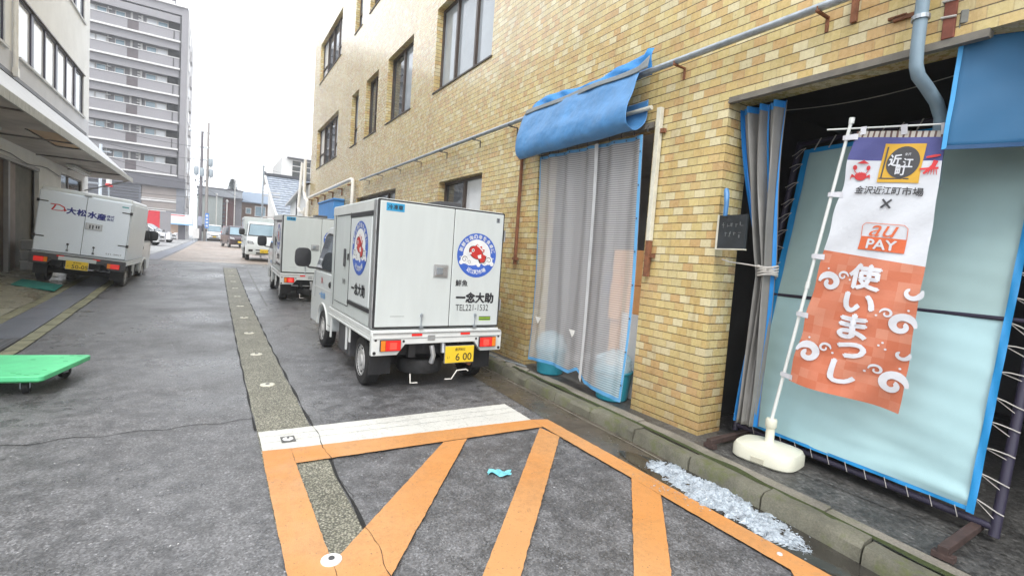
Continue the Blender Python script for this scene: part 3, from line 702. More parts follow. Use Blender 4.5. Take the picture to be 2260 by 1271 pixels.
# threshold floors
tag(MB().quad((3.84, -3.2, .114), (7.9, -3.2, .114), (7.9, 2.9, .114), (3.84, 2.9, .114)).build('loading_floor', asphalt_material('coarse_floor', 0.075, (1.02, 1, .96), .2, 55)), kind='structure')
tag(MB().quad((3.84, 3.46, .114), (6.9, 3.46, .114), (6.9, 5.49, .114), (3.84, 5.49, .114)).build('doorway_floor', CONC), kind='structure')
GREYHOSE = pm('grey_hose', (.2, .22, .23), .5, 0, 5, .2)
o = MB().tube([(3.66, 5.3, .125), (3.60, 5.55, .128), (3.53, 5.8, .13), (3.52, 6.1, .128), (3.58, 6.5, .128), (3.66, 7.0, .13)], .016, 8).build('grey_hose', GREYHOSE, smooth=True); tag(o, 'grey hose lying along the pavement between the nearest truck and the tiled wall', 'hose')
ro = MB(); rr5 = random.Random(9)
for i in range(5):
    ro = MB(); x, y = 3.56 + rr5.uniform(-.05, .05), 5.2 + i * .28; s = rr5.uniform(.05, .10); ro.rings([[(x + s * k * cos(a) * rr5.uniform(.75, 1.1), y + s * 1.5 * k * sin(a) * rr5.uniform(.75, 1.1), .112 + h) for a in [j * pi / 4 for j in range(8)]] for k, h in ((1, 0), (.95, .022), (.6, .03))])
    o = ro.build('concrete_chunk', STRIPC); tag(o, ['broken concrete piece nearest the doorway curtain, beside the grey hose', 'second broken concrete piece from the doorway, lying by the grey hose', 'third broken concrete piece by the grey hose, level with the nearest truck', 'fourth broken concrete piece, beside the rear wheel of the nearest truck', 'farthest broken concrete piece, hidden behind the nearest truck'][i], 'concrete piece', 'broken concrete pieces on the pavement')
# things dimly seen behind the vinyl curtain
CARD = pm('lamp_toned_cardboard', (0.66, 0.33, 0.13), 0.8, 0, 5, 0.15); BLUEI = pm('blue_work_cloth', (0.05, 0.09, 0.22), 0.8)  # cardboard made brighter and more orange, warm lamp light put into its colour
for i, (x, y, z, w_, h_, lb) in enumerate([(4.35, 3.95, .12, .5, .42, 'brown carton on the floor inside the curtained doorway, bottom of its stack'), (4.37, 3.97, .545, .46, .4, 'brown carton inside the curtained doorway, second from the bottom of its stack'),
                                           (4.33, 3.95, .95, .5, .42, 'brown carton inside the curtained doorway, third from the bottom'), (4.36, 3.97, 1.375, .48, .4, 'brown carton inside the curtained doorway, topmost of its stack')]):
    t = thing('carton', lb, 'carton', (x, y, z), group='cartons stacked behind the vinyl curtain')
    MB().box(-.3, .3, -w_ / 2, w_ / 2, 0, h_).build('box', CARD, t, bevel=.008); MB().box(-.304, .304, -.03, .03, .01, h_ + .003).build('tape', pm('packing_tape', (.5, .33, .16), .4), t)
t = thing('shelf_rack', 'dark steel shelf rack with blue sacks inside the curtained doorway', 'shelf', (5.6, 5.2, .12))
mb = MB()
for sx in (-.3, .3):
    for sy in (-.75, .75): mb.box(sx - .02, sx + .02, sy - .02, sy + .02, 0, 2.1)
mb.build('frame', DARKG, t)
for z in (.3, .95, 1.6): MB().box(-.3, .3, -.76, .76, z, z + .03).build('shelf', STEEL, t)
for z, y in ((.33, -.4), (.98, .1), (.98, .55), (1.63, -.3)): MB().lathe([(.0001, 0), (.17, .01), (.19, .15), (.16, .36), (.05, .42), (.0001, .42)], (0, y, z), n=12).build('sack', BLUEI, t, smooth=True)
o = MB().box(3.98, 4.0, 3.50, 3.92, .116, 1.06).build('white_board', pm('white_board_panel', (.62, .62, .62), .5, 0, 4, .1), bevel=.004)
tag(o, 'upright white board standing behind the right hand bucket inside the doorway', 'board')
# buckets at the foot of the curtain
TUB = pm('turquoise_plastic', (0.03, 0.27, 0.36), 0.35, 0, 6, 0.12); TUBL = pm('pale_turquoise_plastic', (0.17, 0.46, 0.55), 0.35, 0, 6, 0.12)
for (x, y, lab) in ((3.82, 4.98, 'turquoise bucket behind the left foot of the vinyl curtain'), (3.80, 3.80, 'turquoise bucket behind the right foot of the vinyl curtain, wrapped in a clear bag')):
    t = thing('bucket', lab, 'bucket', (x, y, .112), group='turquoise buckets at the foot of the curtain')
    MB().lathe([(.0001, 0), (.155, 0), (.172, .015), (.185, .14), (.20, .30), (.215, .31), (.215, .325), (.195, .325), (.185, .28), (.0001, .26)], (0, 0, 0), n=28).build('tub', TUB, t, smooth=True)
    r8 = random.Random(int(y * 10)); ff = [[r8.uniform(.85, 1.1) for _ in range(20)] for _ in range(6)]
    prof = [(.2, .27), (.21, .36), (.19, .45), (.15, .49), (.09, .53), (.03, .56)]
    MB().rings([[(r * ff[i][k] * cos(2 * pi * k / 20), r * ff[i][k] * sin(2 * pi * k / 20), h + .015 * (ff[i][k] - 1) * 10) for k in range(20)] for i, (r, h) in enumerate(prof)], cap=False).build('bag', BAG, t, smooth=True)
# the vinyl curtain
t = thing('vinyl_curtain', 'clear ribbed vinyl curtain with blue hems hanging in the doorway', 'curtain', (3.72, 4.5, 3.0))
def cf(u, v, off=0.0):
    # u 0..1 from far (left in view) to near, v 0..1 from top to bottom
    y = 5.42 - u * 1.86; zt = 2.97 - .03 * u; zb = 0.27 + .04 * sin(u * 5.0) + (.10 if .48 < u < .66 else 0) * (1 - abs(u - .57) / .09) - (.03 * u)
    z = zt + (zb - zt) * v
    fold = (.018 * sin(u * 30 + .6 * sin(v * 3)) + .007 * sin(u * 61 + 2 + v)) * (1.0 - .55 * v) + .02 * sin(u * 13 + v * 4) * v
    bulge = -.13 * v ** 1.6 - .05 * v * (1 if u > .62 else 0) * sin(pi * min(1, (u - .62) / .38)) if u > .62 else -.13 * v ** 1.6
    return (3.715 + fold + bulge + off - 3.72, y - v * (.27 - .12 * u) - 4.5 + .02 * sin(v * 6 + u * 20) * v, z - 3.0)
MB().grid(cf, 110, 40).build('vinyl_sheet', NET, t, smooth=True)
mb = MB()
for (u0, u1, v0, v1) in ((0, 1, 0, .014), (0, 1, .986, 1), (0, .010, 0, 1), (.984, 1, 0, 1)):
    mb.grid(lambda a, b: cf(u0 + (u1 - u0) * a, v0 + (v1 - v0) * b, -.006), 110 if u1 - u0 > .5 else 2, 40 if v1 - v0 > .5 else 1)
mb.build('blue_hem', pm('curtain_hem_blue', (0.10, 0.31, 0.56), .45), t, smooth=True)
MB().grid(lambda a, b: tuple(Vector(cf(.62 + .03 * a, b, -.045))), 4, 40).build('overlap_edge', pm('white_vinyl', (.5, .51, .52), .4), t, smooth=True)
for i in range(12):
    c = Vector(cf((i + .4) / 12, .009, -.012)); MB().lathe([(.0001, -.001), (.009, -.001), (.009, .002)], tuple(c), 'x', 8).build('eyelet', DARKG, t)
for i in range(8):
    c = Vector(cf(.991, (i + .5) / 8, -.012)); MB().lathe([(.0001, -.001), (.009, -.001), (.009, .002)], tuple(c), 'x', 8).build('eyelet', DARKG, t)
for (u, v) in ((.12, .80), (.50, .825)):
    mb = MB(); c = Vector(cf(u, v, -.012)); mb.add([c + Vector((0, .065, .03)), c + Vector((0, -.065, .03)), c + Vector((0, 0, -.06))], [(0, 1, 2)]); mb.build('triangle_patch', pm('white_patch', (.75, .75, .72), .5), t)
for i in range(11):
    y = 5.35 - i * .185; o = MB().tube([(3.705, y, 3.02), (3.69, y, 2.99), (3.70, y, 2.955)], .006, 6).build('hook', DARKG, t); o.location = (-3.72, -4.5, -3.0)
# folded blue tarpaulin over the pipe
t = thing('blue_tarpaulin', 'folded blue tarpaulin slung over the grey wall pipe above the doorway', 'tarpaulin', (3.6, 4.6, 3.5))
PZ = lambda y: 3.515
def tf(u, v):
    y = 5.66 - 2.12 * u; sc = u     # hanging roll: opens into a scroll toward the near end
    zlow = 3.05 - .02 * u; r = .03 + .085 * u
    path = [(3.575, 3.56), (3.545, 3.47), (3.51 - .01 * sc, 3.32), (3.48 - .05 * sc, 3.16), (3.49 - .05 * sc, 3.03 - .02 * sc), (3.555, 2.975 - .02 * sc), (3.625 + .02 * sc, 3.00 + .01 * sc), (3.67 + .03 * sc, 3.11), (3.68 + .03 * sc, 3.22 + .07 * sc)]
    k = v * (len(path) - 1); i = min(int(k), len(path) - 2); f = k - i
    if v < .5 or True:
        p = [path[max(i - 1, 0)], path[i], path[i + 1], path[min(i + 2, len(path) - 1)]]
        cr = lambda a, b, c, d: .5 * ((2 * b) + (c - a) * f + (2 * a - 5 * b + 4 * c - d) * f * f + (3 * b - a - 3 * c + d) * f ** 3)
        x = cr(*[q[0] for q in p]); z = cr(*[q[1] for q in p])
    z += .004 * sin(u * 19 + v * 5) + .02 * (1 - u) * sin(v * 6); x += .006 * sin(u * 9 + v * 4) + .0018 * sin(u * 43 - v * 12) + .003 * sin(u * 21 + v * 14) + .005 * mn.fractal(Vector((u * 5, v * 4, 1)), .9, 2, 3) + .004 * abs(mn.noise(Vector((u * 16 + v * 6, v * 9, 4))))
    yy = y + (.05 * sin(v * 3) * (1 - u)) + .05 * (1 - v) * (u - .5) * .6
    return (x - 3.6, yy - 4.6, z - 3.5)
MB().grid(tf, 130, 80).build('hanging_sheet', BLUET, t, smooth=True, thick=.004)
def tb(u, v):
    y = 5.55 - 2.08 * u; z = 3.50 + v * (.20 + .03 * sin(u * 9) + (.05 if u > .95 else 0)) ; x = 3.66 - .03 * sin(v * 3) + .012 * sin(u * 31 + v * 7) + .02 * mn.noise(Vector((u * 12, v * 2, 8)))
    return (x - 3.6, y - 4.6, z - 3.5)
MB().grid(tb, 60, 8).build('upper_fold', BLUEH, t, smooth=True, thick=.004)
def tg(u, v):
    y = 5.62 - 2.18 * u; z = 3.535 + .065 * v + .008 * sin(u * 12 + v) + (.06 * max(0, u - .93) / .07 * v); x = 3.555 + .025 * v + .004 * sin(u * 17)
    return (x - 3.6, y - 4.6, z - 3.5)
MB().grid(tg, 60, 4).build('grey_edge', GREYT, t, smooth=True, thick=.004)
o = MB().cyl((3.69, 5.62, 3.20), (3.69, 3.47, 3.19), .022, n=10).build('batten_pole', CREAM); tag(o, 'pale batten pole tucked inside the folded blue tarpaulin', 'pole')
# long grey pipe on brackets
px = 3.62
t = thing('wall_pipe', 'long grey pipe running on brackets along the yellow tiled wall', 'pipe', (px, 8, 3.52))
MB().cyl((0, -9.0, 0), (0, 6.55, .02), .03, n=12).cyl((0, -3.2, 0), (0, -3.1, 0), .037, n=12).cyl((0, 1.9, 0.005), (0, 2.0, 0.005), .037, n=12).build('pipe', STEEL, t, smooth=True)
for y in (1.9, 3.15, 6.1, 7.25, 8.6, 9.95, 11.3, 12.7, 14.0):
    m = RUST if y < 4 else DARKG
    MB().box(-.03, .135, y - 8 - .012, y - 8 + .012, -.034, -.022).box(.123, .135, y - 8 - .012, y - 8 + .012, -.13, -.03).tube([(-.03, y - 8, -.03), (-.03, y - 8, .0), (0, y - 8, .03), (.03, y - 8, 0), (.03, y - 8, -.03)], .005, 5).build('bracket', m, t)
# white pipe farther along
t = thing('white_wall_pipe', 'white plastic pipe with an elbow drop on the far part of the tiled wall', 'pipe', (3.62, 20, 3.6))
MB().tube([(0, 4.3, .02), (0, -4.3, .08), (0, -4.55, .05), (0, -4.6, -.1), (0, -4.6, -.72)], .055, 12).cyl((0, -4.6, -.72), (0, -4.6, -.86), .075, n=12).build('pipe', PVCW, t, smooth=True)
for y in (15.9, 17.4, 18.9, 20.4, 21.9, 23.4): MB().box(-.05, .13, y - 20 - .02, y - 20 + .02, -.09, -.05).box(.1, .13, y - 20 - .02, y - 20 + .02, -.3, -.06).build('bracket', RUST, t)
# bundle of white pipes at the far corner
t = thing('pipe_riser', 'cluster of white pipes bending down at the far corner of the tiled wall', 'pipe', (3.55, 23.4, 3))
mb = MB()
mb.tube([(-.05, .7, 2.4), (-.05, .7, .9), (-.05, .2, .55), (-.05, -.2, .5), (-.05, -.35, .4), (-.05, -.35, -1.6)], .07, 10)
mb.tube([(-.1, 1.2, 2.3), (-.2, 1.2, .2), (-.2, .8, .0), (-.2, .1, -.05)], .07, 10)
mb.tube([(-.05, 1.4, -.5), (-.05, .9, -.5), (-.05, .5, -.45), (.0, .5, .2)], .08, 10)
mb.build('pipe', PVCW, t, smooth=True)
o = MB().box(3.40, 3.745, 17.0, 19.7, 1.8, 3.1).box(3.37, 3.745, 16.95, 19.75, 3.1, 3.16).build('blue_canopy', pm('blue_canopy_cloth', (.05, .24, .58), .5, 0, 3, .1), bevel=.01)
tag(o, 'boxy blue canopy on the far part of the tiled wall', 'canopy')
# posts beside the door
t = thing('guide_rail', 'thin rusty guide rail left of the curtained doorway', 'rail', (3.72, 5.86, 1.5))
MB().box(-.03, .01, -.018, .018, 0, 1.63).build('rail', RUST, t, bevel=.004); MB().box(-.04, .02, -.045, .04, .06, .10).box(-.04, .02, -.045, .04, 1.50, 1.56).build('clamp', RUST, t)
t = thing('guide_rail', 'cream painted guide rail with a rusted foot, right of the curtained doorway', 'rail', (3.72, 3.37, 1.5))
MB().box(-.035, .015, -.026, .026, .36, 1.67).build('rail', CREAM, t, bevel=.004); MB().box(-.034, .014, -.025, .025, .0, .36).build('rusted_foot', RUST, t, bevel=.004)
MB().box(-.02, .02, -.07, -.02, .19, .23).box(-.02, .02, -.07, -.02, 1.42, 1.46).build('clamp', RUST, t)
# dark board on the pier
t = thing('notice_board', 'dark notice board hung by a blue strap on the tiled pier', 'notice board', (3.715, 2.47, 1.8), rz=R_(-6))
MB().box(-.005, .02, -.13, .15, 0, .285).build('board', pm('slate_board', (.03, .035, .04), .35, 0, 6, .4), t); MB().box(-.012, .03, .14, .155, -.01, .29).box(-.012, .03, -.13, .14, -.01, .0).build('edge_strip', CREAM, t)
MB().tube([(-.01, .08, .28), (-.02, .07, .38), (-.015, .08, .46), (.0, .10, .50), (.02, .12, .46), (.01, .10, .4)], [.018, .02, .022, .02, .016, .014], 7).build('strap', BLUET, t, smooth=True)
mb = MB(); r4 = random.Random(2); CH = pm('chalk_marks', (.16, .17, .17), .8)
for r_, z, s in ((0, .20, .022), (1, .115, .035)):
    for i in range(5 - r_):
        y = -.085 + i * .045 + r_ * .01
        for q in range(3): y1 = y + r4.uniform(-.01, .01); z1 = z + r4.uniform(-s / 2, s / 2); mb.box(-.0075, -.0055, y1 - .013, y1 + .011, z1, z1 + .004) if q % 2 else mb.box(-.0075, -.0055, y1, y1 + .004, z1 - .012, z1 + .014)
mb.build('faded_writing', CH, t)
# downpipe near the right edge
t = thing('downpipe', 'grey plastic downpipe bending into the dark opening at upper right', 'downpipe', (3.64, 1.30, 3))
MB().tube([(0, 0, 8), (0, 0, .04), (.005, -.003, -.05), (.03, -.012, -.11), (.12, -.03, -.16), (.24, -.05, -.23), (.31, -.06, -.31), (.32, -.06, -.42), (.32, -.06, -.75)], .036, 14).build('pipe', PVCG, t, smooth=True)
MB().cyl((0, 0, .22), (0, 0, .245), .047, n=14).cyl((0, 0, 1.8), (0, 0, 1.825), .047, n=14).box(0, .1, .04, .05, .22, .24).build('clamp', STEEL, t)
# rust patches on the tiles by the pipe
t = thing('rusty_bracket', 'rusty flat bracket screwed to the tiles left of the downpipe', 'bracket', (3.735, 1.46, 3.2)); MB().box(-.012, .01, -.05, .05, .12, .135).box(-.012, .01, -.10, .02, .10, .125).build('plate', RUST, t)
t = thing('rusty_bracket', 'rusty bracket stub high on the tiles right above the grey pipe end', 'bracket', (3.735, 1.72, 3.55)); MB().box(-.012, .01, -.02, .02, -.16, .12).build('plate', RUST, t)
# tied vinyl curtain at the left jamb of the wide opening
t = thing('tied_curtain', 'grey vinyl curtain with blue hems gathered and tied at the pier', 'curtain', (3.92, 2.35, 1.6))
def tied(u, v):
    z = 3.03 - 2.72 * v; m_ = .52
    if v < m_: hw = .14 * (1 - v / m_) ** .8 + .055; cy = 2.44 - .17 * (v / m_) ** 1.3
    else: k = (v - m_) / (1 - m_); hw = .05 + .05 * k; cy = 2.27 + .04 * k ** 1.2
    y = cy + (0.5 - u) * 2 * hw; am = .05 * (1 - .5 * abs(v - .5))
    x = 3.92 + am * sin(u * 21) + .02 * sin(u * 43 + v * 3)
    return (x - 3.92, y - 2.35 + .01 * sin(v * 9 + u * 12), z - 1.6)
VIN = pm('grey_vinyl', (0.21, 0.205, 0.195), 0.35, 0, 4, 0.15)
MB().grid(tied, 50, 60).build('vinyl_sheet', VIN, t, smooth=True, thick=.003)
mb = MB()
for u0, u1 in ((0, .07), (.93, 1)): mb.grid(lambda a, b: tuple(Vector(tied(u0 + (u1 - u0) * a, b)) + Vector((-.012, 0, 0))), 3, 60)
mb.grid(lambda a, b: tuple(Vector(tied(.62 + .06 * a, b * .52)) + Vector((-.014, 0, 0))), 2, 40); mb.grid(lambda a, b: tuple(Vector(tied(a, b * .02)) + Vector((-.012, 0, 0))), 50, 1)
mb.build('blue_hem', BLUEH, t, smooth=True)
mb = MB()
for k in range(5): mb.tube([(.075 * cos(a), -.10 + .075 * sin(a), -.0 + k * .017 + .008 * sin(a * 2 + k)) for a in [i * 2 * pi / 14 for i in range(15)]], .009, 6)
mb.tube([(-.06, -.1, .06), (-.12, .0, .075), (-.16, .15, .09), (-.15, .23, .11)], .006, 5); mb.tube([(-.07, -.13, .05), (-.1, -.2, .06)], .006, 5)
mb.build('tie', TIE, t, smooth=True)
# ---------------- mint sheet laced in a dark pipe frame, leaning back into the opening
A0 = Vector((4.12, 2.47, .22)); B0 = Vector((3.955, .83, .22)); SL = .215
def pf2(s, z, off=0.0):  # s 0..1 along the foot, z height
    p = A0.lerp(B0, s); return Vector((p.x + SL * (z - .22) + off, p.y, z))
t = thing('laced_screen', 'pale mint sheet with blue hem laced into a leaning dark pipe frame', 'screen', tuple(A0))
def rel(v): return tuple(Vector(v) - A0)
def mint(z0, z1, nm, mat):
    def f(u, v):
        s = .035 + .945 * u; z = z0 + (z1 - z0) * v
        wv = .010 * mn.noise(Vector((s * 2.5, z * 2.2, 9))) + .004 * sin(z * 11 + s * 4) * sin(pi * u) + .0015 * sin(z * 41 + s * 11) + .008 * sin(s * 9 + z * 3) + .10 * max(0, s - .3) * max(0, .62 - z) * mn.noise(Vector((s * 3, z * 14, 2))) + .006 * mn.noise(Vector((s * 4, z * 5, 7)))
        return rel(pf2(s, z, -.01 + wv - .02 * sin(pi * v) * sin(pi * u)))
    return MB().grid(f, 70, 70).build(nm, mat, t, smooth=True)
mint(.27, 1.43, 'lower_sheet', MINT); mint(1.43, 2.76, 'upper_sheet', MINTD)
mb = MB(); o1 = -.022
for (s0, s1, z0, z1) in ((.02, .055, .25, 2.78), (.972, .996, .25, 2.78), (.055, .972, .255, .278), (.055, .972, 2.745, 2.785)):
    mb.grid(lambda a, b: rel(pf2(s0 + (s1 - s0) * a, z0 + (z1 - z0) * b, (-.036 if s0 > .9 else o1) + .004 * sin(b * 40 + a * 30))), 30 if s1 - s0 > .5 else 2, 60 if z1 - z0 > .5 else 2)
mb.build('blue_hem', pm('screen_hem_blue', (0.015, 0.24, 0.55), 0.4), t, smooth=True)
mb = MB()
for s in (-.035, 1.05): mb.cyl(rel(pf2(s, .15, .03)), rel(pf2(s, 2.88, .03)), .026, n=12)
for z in (.2, 2.86): mb.cyl(rel(pf2(-.035, z, .03)), rel(pf2(1.05, z, .03)), .022, n=12)
mb.build('pipe_frame', NAVY, t, smooth=True)
MB().cyl(rel(pf2(-.03, 1.43, -.012)), rel(pf2(1.05, 1.43, -.012)), .014, n=10).build('middle_bar', NAVY, t, smooth=True)
for i in range(17):
    z = .34 + i * .153
    for s, sg in ((.03, -1), (.985, 1)):
        a = Vector(rel(pf2(s, z + rnd.uniform(-.012, .012), -.03))); b = Vector(rel(pf2(-.035 if sg < 0 else 1.05, z - .02 + rnd.uniform(-.03, .035), 0.0))); c = b + Vector((.03, -.0, .01))
        mb = MB(); mb.tube([a, (a + b) / 2 + Vector((-.012, 0, .006)), b + Vector((-.005, 0, 0)), b + Vector((.0, -sg * .03, -.01))], .0038, 5)
        mb.tube([a, b + Vector((0, 0, -.055 + .01 * (i % 3)))], .0026, 5); mb.build('lacing', TIE, t, smooth=True)
for i in range(12):
    s = .08 + i * .078; a = Vector(rel(pf2(s, 2.765, -.03))); MB().tube([a, Vector(rel(pf2(s + .015, 2.88, 0)))], .005, 5).build('lacing', TIE, t, smooth=True); a = Vector(rel(pf2(s, .262, -.03)))
    MB().tube([a, Vector(rel(pf2(s + .01, .19, 0.0)))], .0025, 5).build('lacing', TIE, t, smooth=True)
for s, nm in ((.04, 0), (1.0, 1)):
    p = pf2(s, .15); MB().box(p.x - .52 - A0.x, p.x + .1 - A0.x, p.y - .025 - A0.y, p.y + .025 - A0.y, .145 - A0.z, .19 - A0.z).box(p.x - .52 - A0.x, p.x - .47 - A0.x, p.y - .05 - A0.y, p.y + .05 - A0.y, .114 - A0.z, .15 - A0.z).build('foot', pm('rusty_dark_foot', (.07, .045, .04), .7, .2, 10, .5), t, bevel=.004)
# ---------------- blue sheets and gutter rail at the right edge
sh = thing('blue_sheet', 'flat blue canvas sheet hanging below the grey rail at the right edge', 'sheet', (3.80, 1.15, 3.1))
d = Vector((.16, -.30, 0)).normalized()
def bs(u, v):
    p = Vector((3.79, 1.145, 3.13)) + d * (u * 1.6); z = 3.13 - .69 * v
    return (p.x - 3.80 + .006 * sin(u * 9 + v * 3) + .03 * mn.noise(Vector((u * 5 + v * 2, v * 2, 3))) * v - .015 * v, p.y - 1.15 + (.02 * (v)) , z - 3.1)
MB().grid(bs, 30, 14).build('canvas', BLUED, sh, smooth=True, thick=.006)
mb = MB(); mb.grid(lambda a, b: tuple(Vector(bs(a, .965 + .035 * b)) + Vector((-.006, -.003, 0))), 30, 1); mb.build('dark_hem', pm('dark_blue_hem', (.008, .06, .16), .6), sh)
MB().grid(lambda a, b: tuple(Vector(bs(.014 * a, b)) + Vector((-.006, -.003, 0))), 1, 14).build('side_hem', pm('light_blue_hem', (.04, .30, .62), .5), sh)
t = thing('gutter_rail', 'weathered grey gutter rail between two blue sheets at upper right', 'rail', (3.80, 1.15, 3.19))
p0 = Vector((0, .03, 0)); p1 = p0 + d * 1.7
MB(Matrix.Rotation(math.atan2(d.y, d.x), 4, 'Z')).box(-.02, 1.7, -.05, .05, -.045, .05).box(-.02, 1.7, -.065, -.05, -.02, .06).build('gutter', pm('weathered_grey_metal', (.17, .17, .15), .6, .1, 9, .35), t, bevel=.006)
sh2 = thing('blue_sheet', 'upper blue canvas sheet tied above the grey rail at the top right corner', 'sheet', (3.84, 1.12, 3.3))
MB().grid(lambda u, v: (d.x * u * 1.6 + .01 * sin(u * 12), d.y * u * 1.6 + .02, -.005 + v * 2.2), 20, 10).build('canvas', BLUED, sh2, smooth=True, thick=.006)
MB().grid(lambda u, v: (d.x * u * 1.6 - .008, d.y * u * 1.6 + .015, -.008 + v * .025), 20, 1).build('dark_hem', pm('dark_blue_hem', (.008, .06, .16), .6), sh2)
mb = MB()
for u in (.06, .27, .46): c = d * u * 1.2; mb.tube([(c.x - .04, c.y + .04, -.09), (c.x - .03, c.y, .01), (c.x - .02, c.y - .03, .02), (c.x - .04, c.y - .04, -.06)], .007, 5)
mb.build('tie', TIE, sh2)
t = thing('rusty_post', 'rust red steel post between the tiles and the blue sheet at top right', 'post', (3.76, 1.19, 3.1)); MB().box(-.03, .03, -.03, .03, 0, 6).build('post', pm('red_rust', (.22, .07, .045), .8, .1, 10, .4), t, bevel=.005)
MB().tube([(-.035, -.035, .22), (-.038, .035, .225), (.03, .036, .22)], .007, 5).tube([(-.035, -.035, .12), (-.038, .035, .13), (.03, .036, .12)], .007, 5).build('tie', TIE, t)
o = MB().tube([(4.5, 2.7 - 1.6 * i / 12, 3.16 - .07 * sin(pi * i / 12)) for i in range(13)], .004, 5).build('hanging_wire', TIE); tag(o, 'thin slack wire inside the dark opening under the lintel', 'wire')
# ============================================================ vehicles
VANW = pm('bluish_white_panel', (0.78, 0.85, 0.92), 0.35, 0, 1.5, 0.04, coat=0.2)
HUB = pm('grey_steel_wheel', (0.42, 0.42, 0.42), 0.5, 0.0, 20, 0.2)
BEDW = pm('bed_white_paint', (0.66, 0.68, 0.67), 0.35, 0, 3, 0.1, coat=0.3)
PANELS = pm('silvery_trim', (0.45, 0.46, 0.47), 0.35, 0.6, 12, 0.1)
GASK = pm('door_gasket', (0.025, 0.025, 0.028), 0.6)
def make_wheel(parent, x, y, r, wd, side, hubmat=None):
    # side -1: outer face towards -x
    hubmat = hubmat or HUB
    o = MB().lathe([(r * .62, -wd / 2), (r * .93, -wd / 2), (r, -wd / 2 + .02), (r, wd / 2 - .02), (r * .93, wd / 2), (r * .62, wd / 2), (r * .62, -wd / 2)], (x, y, r), 'x', 32, False).build('wheel', TYRE, parent, smooth=True)
    s = side; e = x + s * wd / 2
    MB().lathe([(.0001, s * .004), (r * .2, s * .006), (r * .24, -s * .012), (r * .42, -s * .006), (r * .5, -s * .03), (r * .6, -s * .03), (r * .64, s * .004), (r * .66, -s * .02)], (e, y, r), 'x', 28).build('rim', hubmat, o, smooth=True)
    m = MB()
    for k in range(8):
        a = k * pi / 4; cy, cz = y + r * .46 * cos(a), r + r * .46 * sin(a); m.lathe([(.0001, s * .001), (r * .06, 0), (r * .06, -s * .02)], (e - s * .012, cy, cz), 'x', 8)
    m.build('rim_hole', BLACK, o)
    return o
def cab_low(y): return y
def build_cab(root, y0, front, hw=.74, paint=None, mo=.20):
    # y0 rear of the cab, front = y of the bumper; profile of a small forward-control cab
    paint = paint or WHITE
    L_ = front - y0; zb = 1.16; wy_ = y0 + L_ * .40; wr = .36
    low = [(y0, .40), (y0, zb), (front - L_ * .13, zb), (front - L_ * .05, .98), (front - .01, .80), (front, .42), (front - .03, .30), (wy_ + wr + .07, .30)]
    for k in range(9): a = pi * k / 8; low.append((wy_ + wr * cos(a), .30 + wr * 1.0 * sin(a) * .95))
    low.append((wy_ - wr - .05, .30)); low.append((y0 + .02, .34))
    cabm = MB().prism(low, 'x', -hw, hw)
    top = [(y0, zb), (y0, 1.76), (y0 + .10, 1.85), (y0 + L_ * .28, 1.885), (y0 + L_ * .52, 1.86), (y0 + L_ * .60, 1.80), (front - L_ * .13, zb)]
    tf_ = lambda q: (q[0] * (1 - .13 * (q[2] - zb) / .7), q[1], q[2])
    cabm.prism(top, 'x', -hw + .004, hw - .004, tf_)
    cab = cabm.build('cab', paint, root, smooth=True, bevel=.018)
    # side glass, door seams, handle, mirror
    for s in (-1, 1):
        X = lambda z: s * (hw - .004) * (1 - .13 * (z - zb) / .7)
        gl = [(y0 + .14, zb + .05), (y0 + .14, 1.70), (y0 + L_ * .50, 1.74), (y0 + L_ * .57, 1.70), (front - L_ * .22, zb + .05)]
        fr = [(y0 + .11, zb + .02), (y0 + .11, 1.735), (y0 + L_ * .51, 1.775), (y0 + L_ * .60, 1.73), (front - L_ * .185, zb + .02)]
        o = MB().add([(X(z) + s * .004, y, z) for y, z in fr], [tuple(range(5))]).build('side_window', BLACKP, root)
        MB().add([(X(z) + s * .008, y, z) for y, z in gl], [tuple(range(5))]).build('pane', GLASS, o)
        m = MB()
        for (a, b) in (((y0 + .07, .40), (y0 + .07, zb)), ((y0 + .07, .40), (wy_ - wr - .02, .40)), ((front - L_ * .2, .72), (front - L_ * .2, zb))):
            if a[0] == b[0]: m.box(s * hw, s * (hw + .0025), a[0] - .004, a[0] + .004, a[1], b[1])
            else: m.box(s * hw, s * (hw + .0025), a[0], b[0], a[1] - .004, a[1] + .004)
        m.build('door_seam', DARKG, cab)
        MB().box(s * hw, s * (hw + .004), y0 + .08, front - L_ * .15, .885, .905).build('body_crease', BEDW, cab)
        MB().lathe([(.0001, s * .02), (.03, s * .02), (.05, s * .004), (.055, 0)], (s * hw, y0 + .20, 1.0), 'x', 12).build('door_handle', BLACKP, cab, smooth=True)
        # arch trim
        MB().tube([(s * (hw - .005), wy_ + (wr + .02) * cos(a), .32 + (wr + .01) * .95 * sin(a)) for a in [pi * k / 14 for k in range(15)]], .022, 6).build('arch_trim', BEDW, cab, smooth=True)
        mm = MB().tube([(s * (hw - .03), front - L_ * .20, zb + .03), (s * (hw + mo * .5), front - L_ * .17, zb + .04), (s * (hw + mo - .02), front - L_ * .16, zb + .10)], .018, 7).build('mirror_arm', BLACKP, cab, smooth=True)
        mb = MB(Matrix.Translation((s * (hw + mo), front - L_ * .16, zb + .20)))
        mb.rings([[(.125 * abs(cos(a)) ** .6 * (1 if cos(a) > 0 else -1) * k, t_, .155 * abs(sin(a)) ** .6 * (1 if sin(a) > 0 else -1) * k) for a in [2 * pi * i / 20 for i in range(20)]] for t_, k in ((-.035, .88), (-.03, 1), (.0, 1.02), (.05, .85), (.07, .5))])
        mb.build('mirror', BLACKP, cab, smooth=True)
    # windscreen
    a = (y0 + L_ * .60, 1.80); b = (front - L_ * .13, zb); nrm = Vector((0, b[1] * 0 + 1, 0)); dy, dz = b[0] - a[0], b[1] - a[1]; l = math.hypot(dy, dz); ny, nz = -dz / l, dy / l
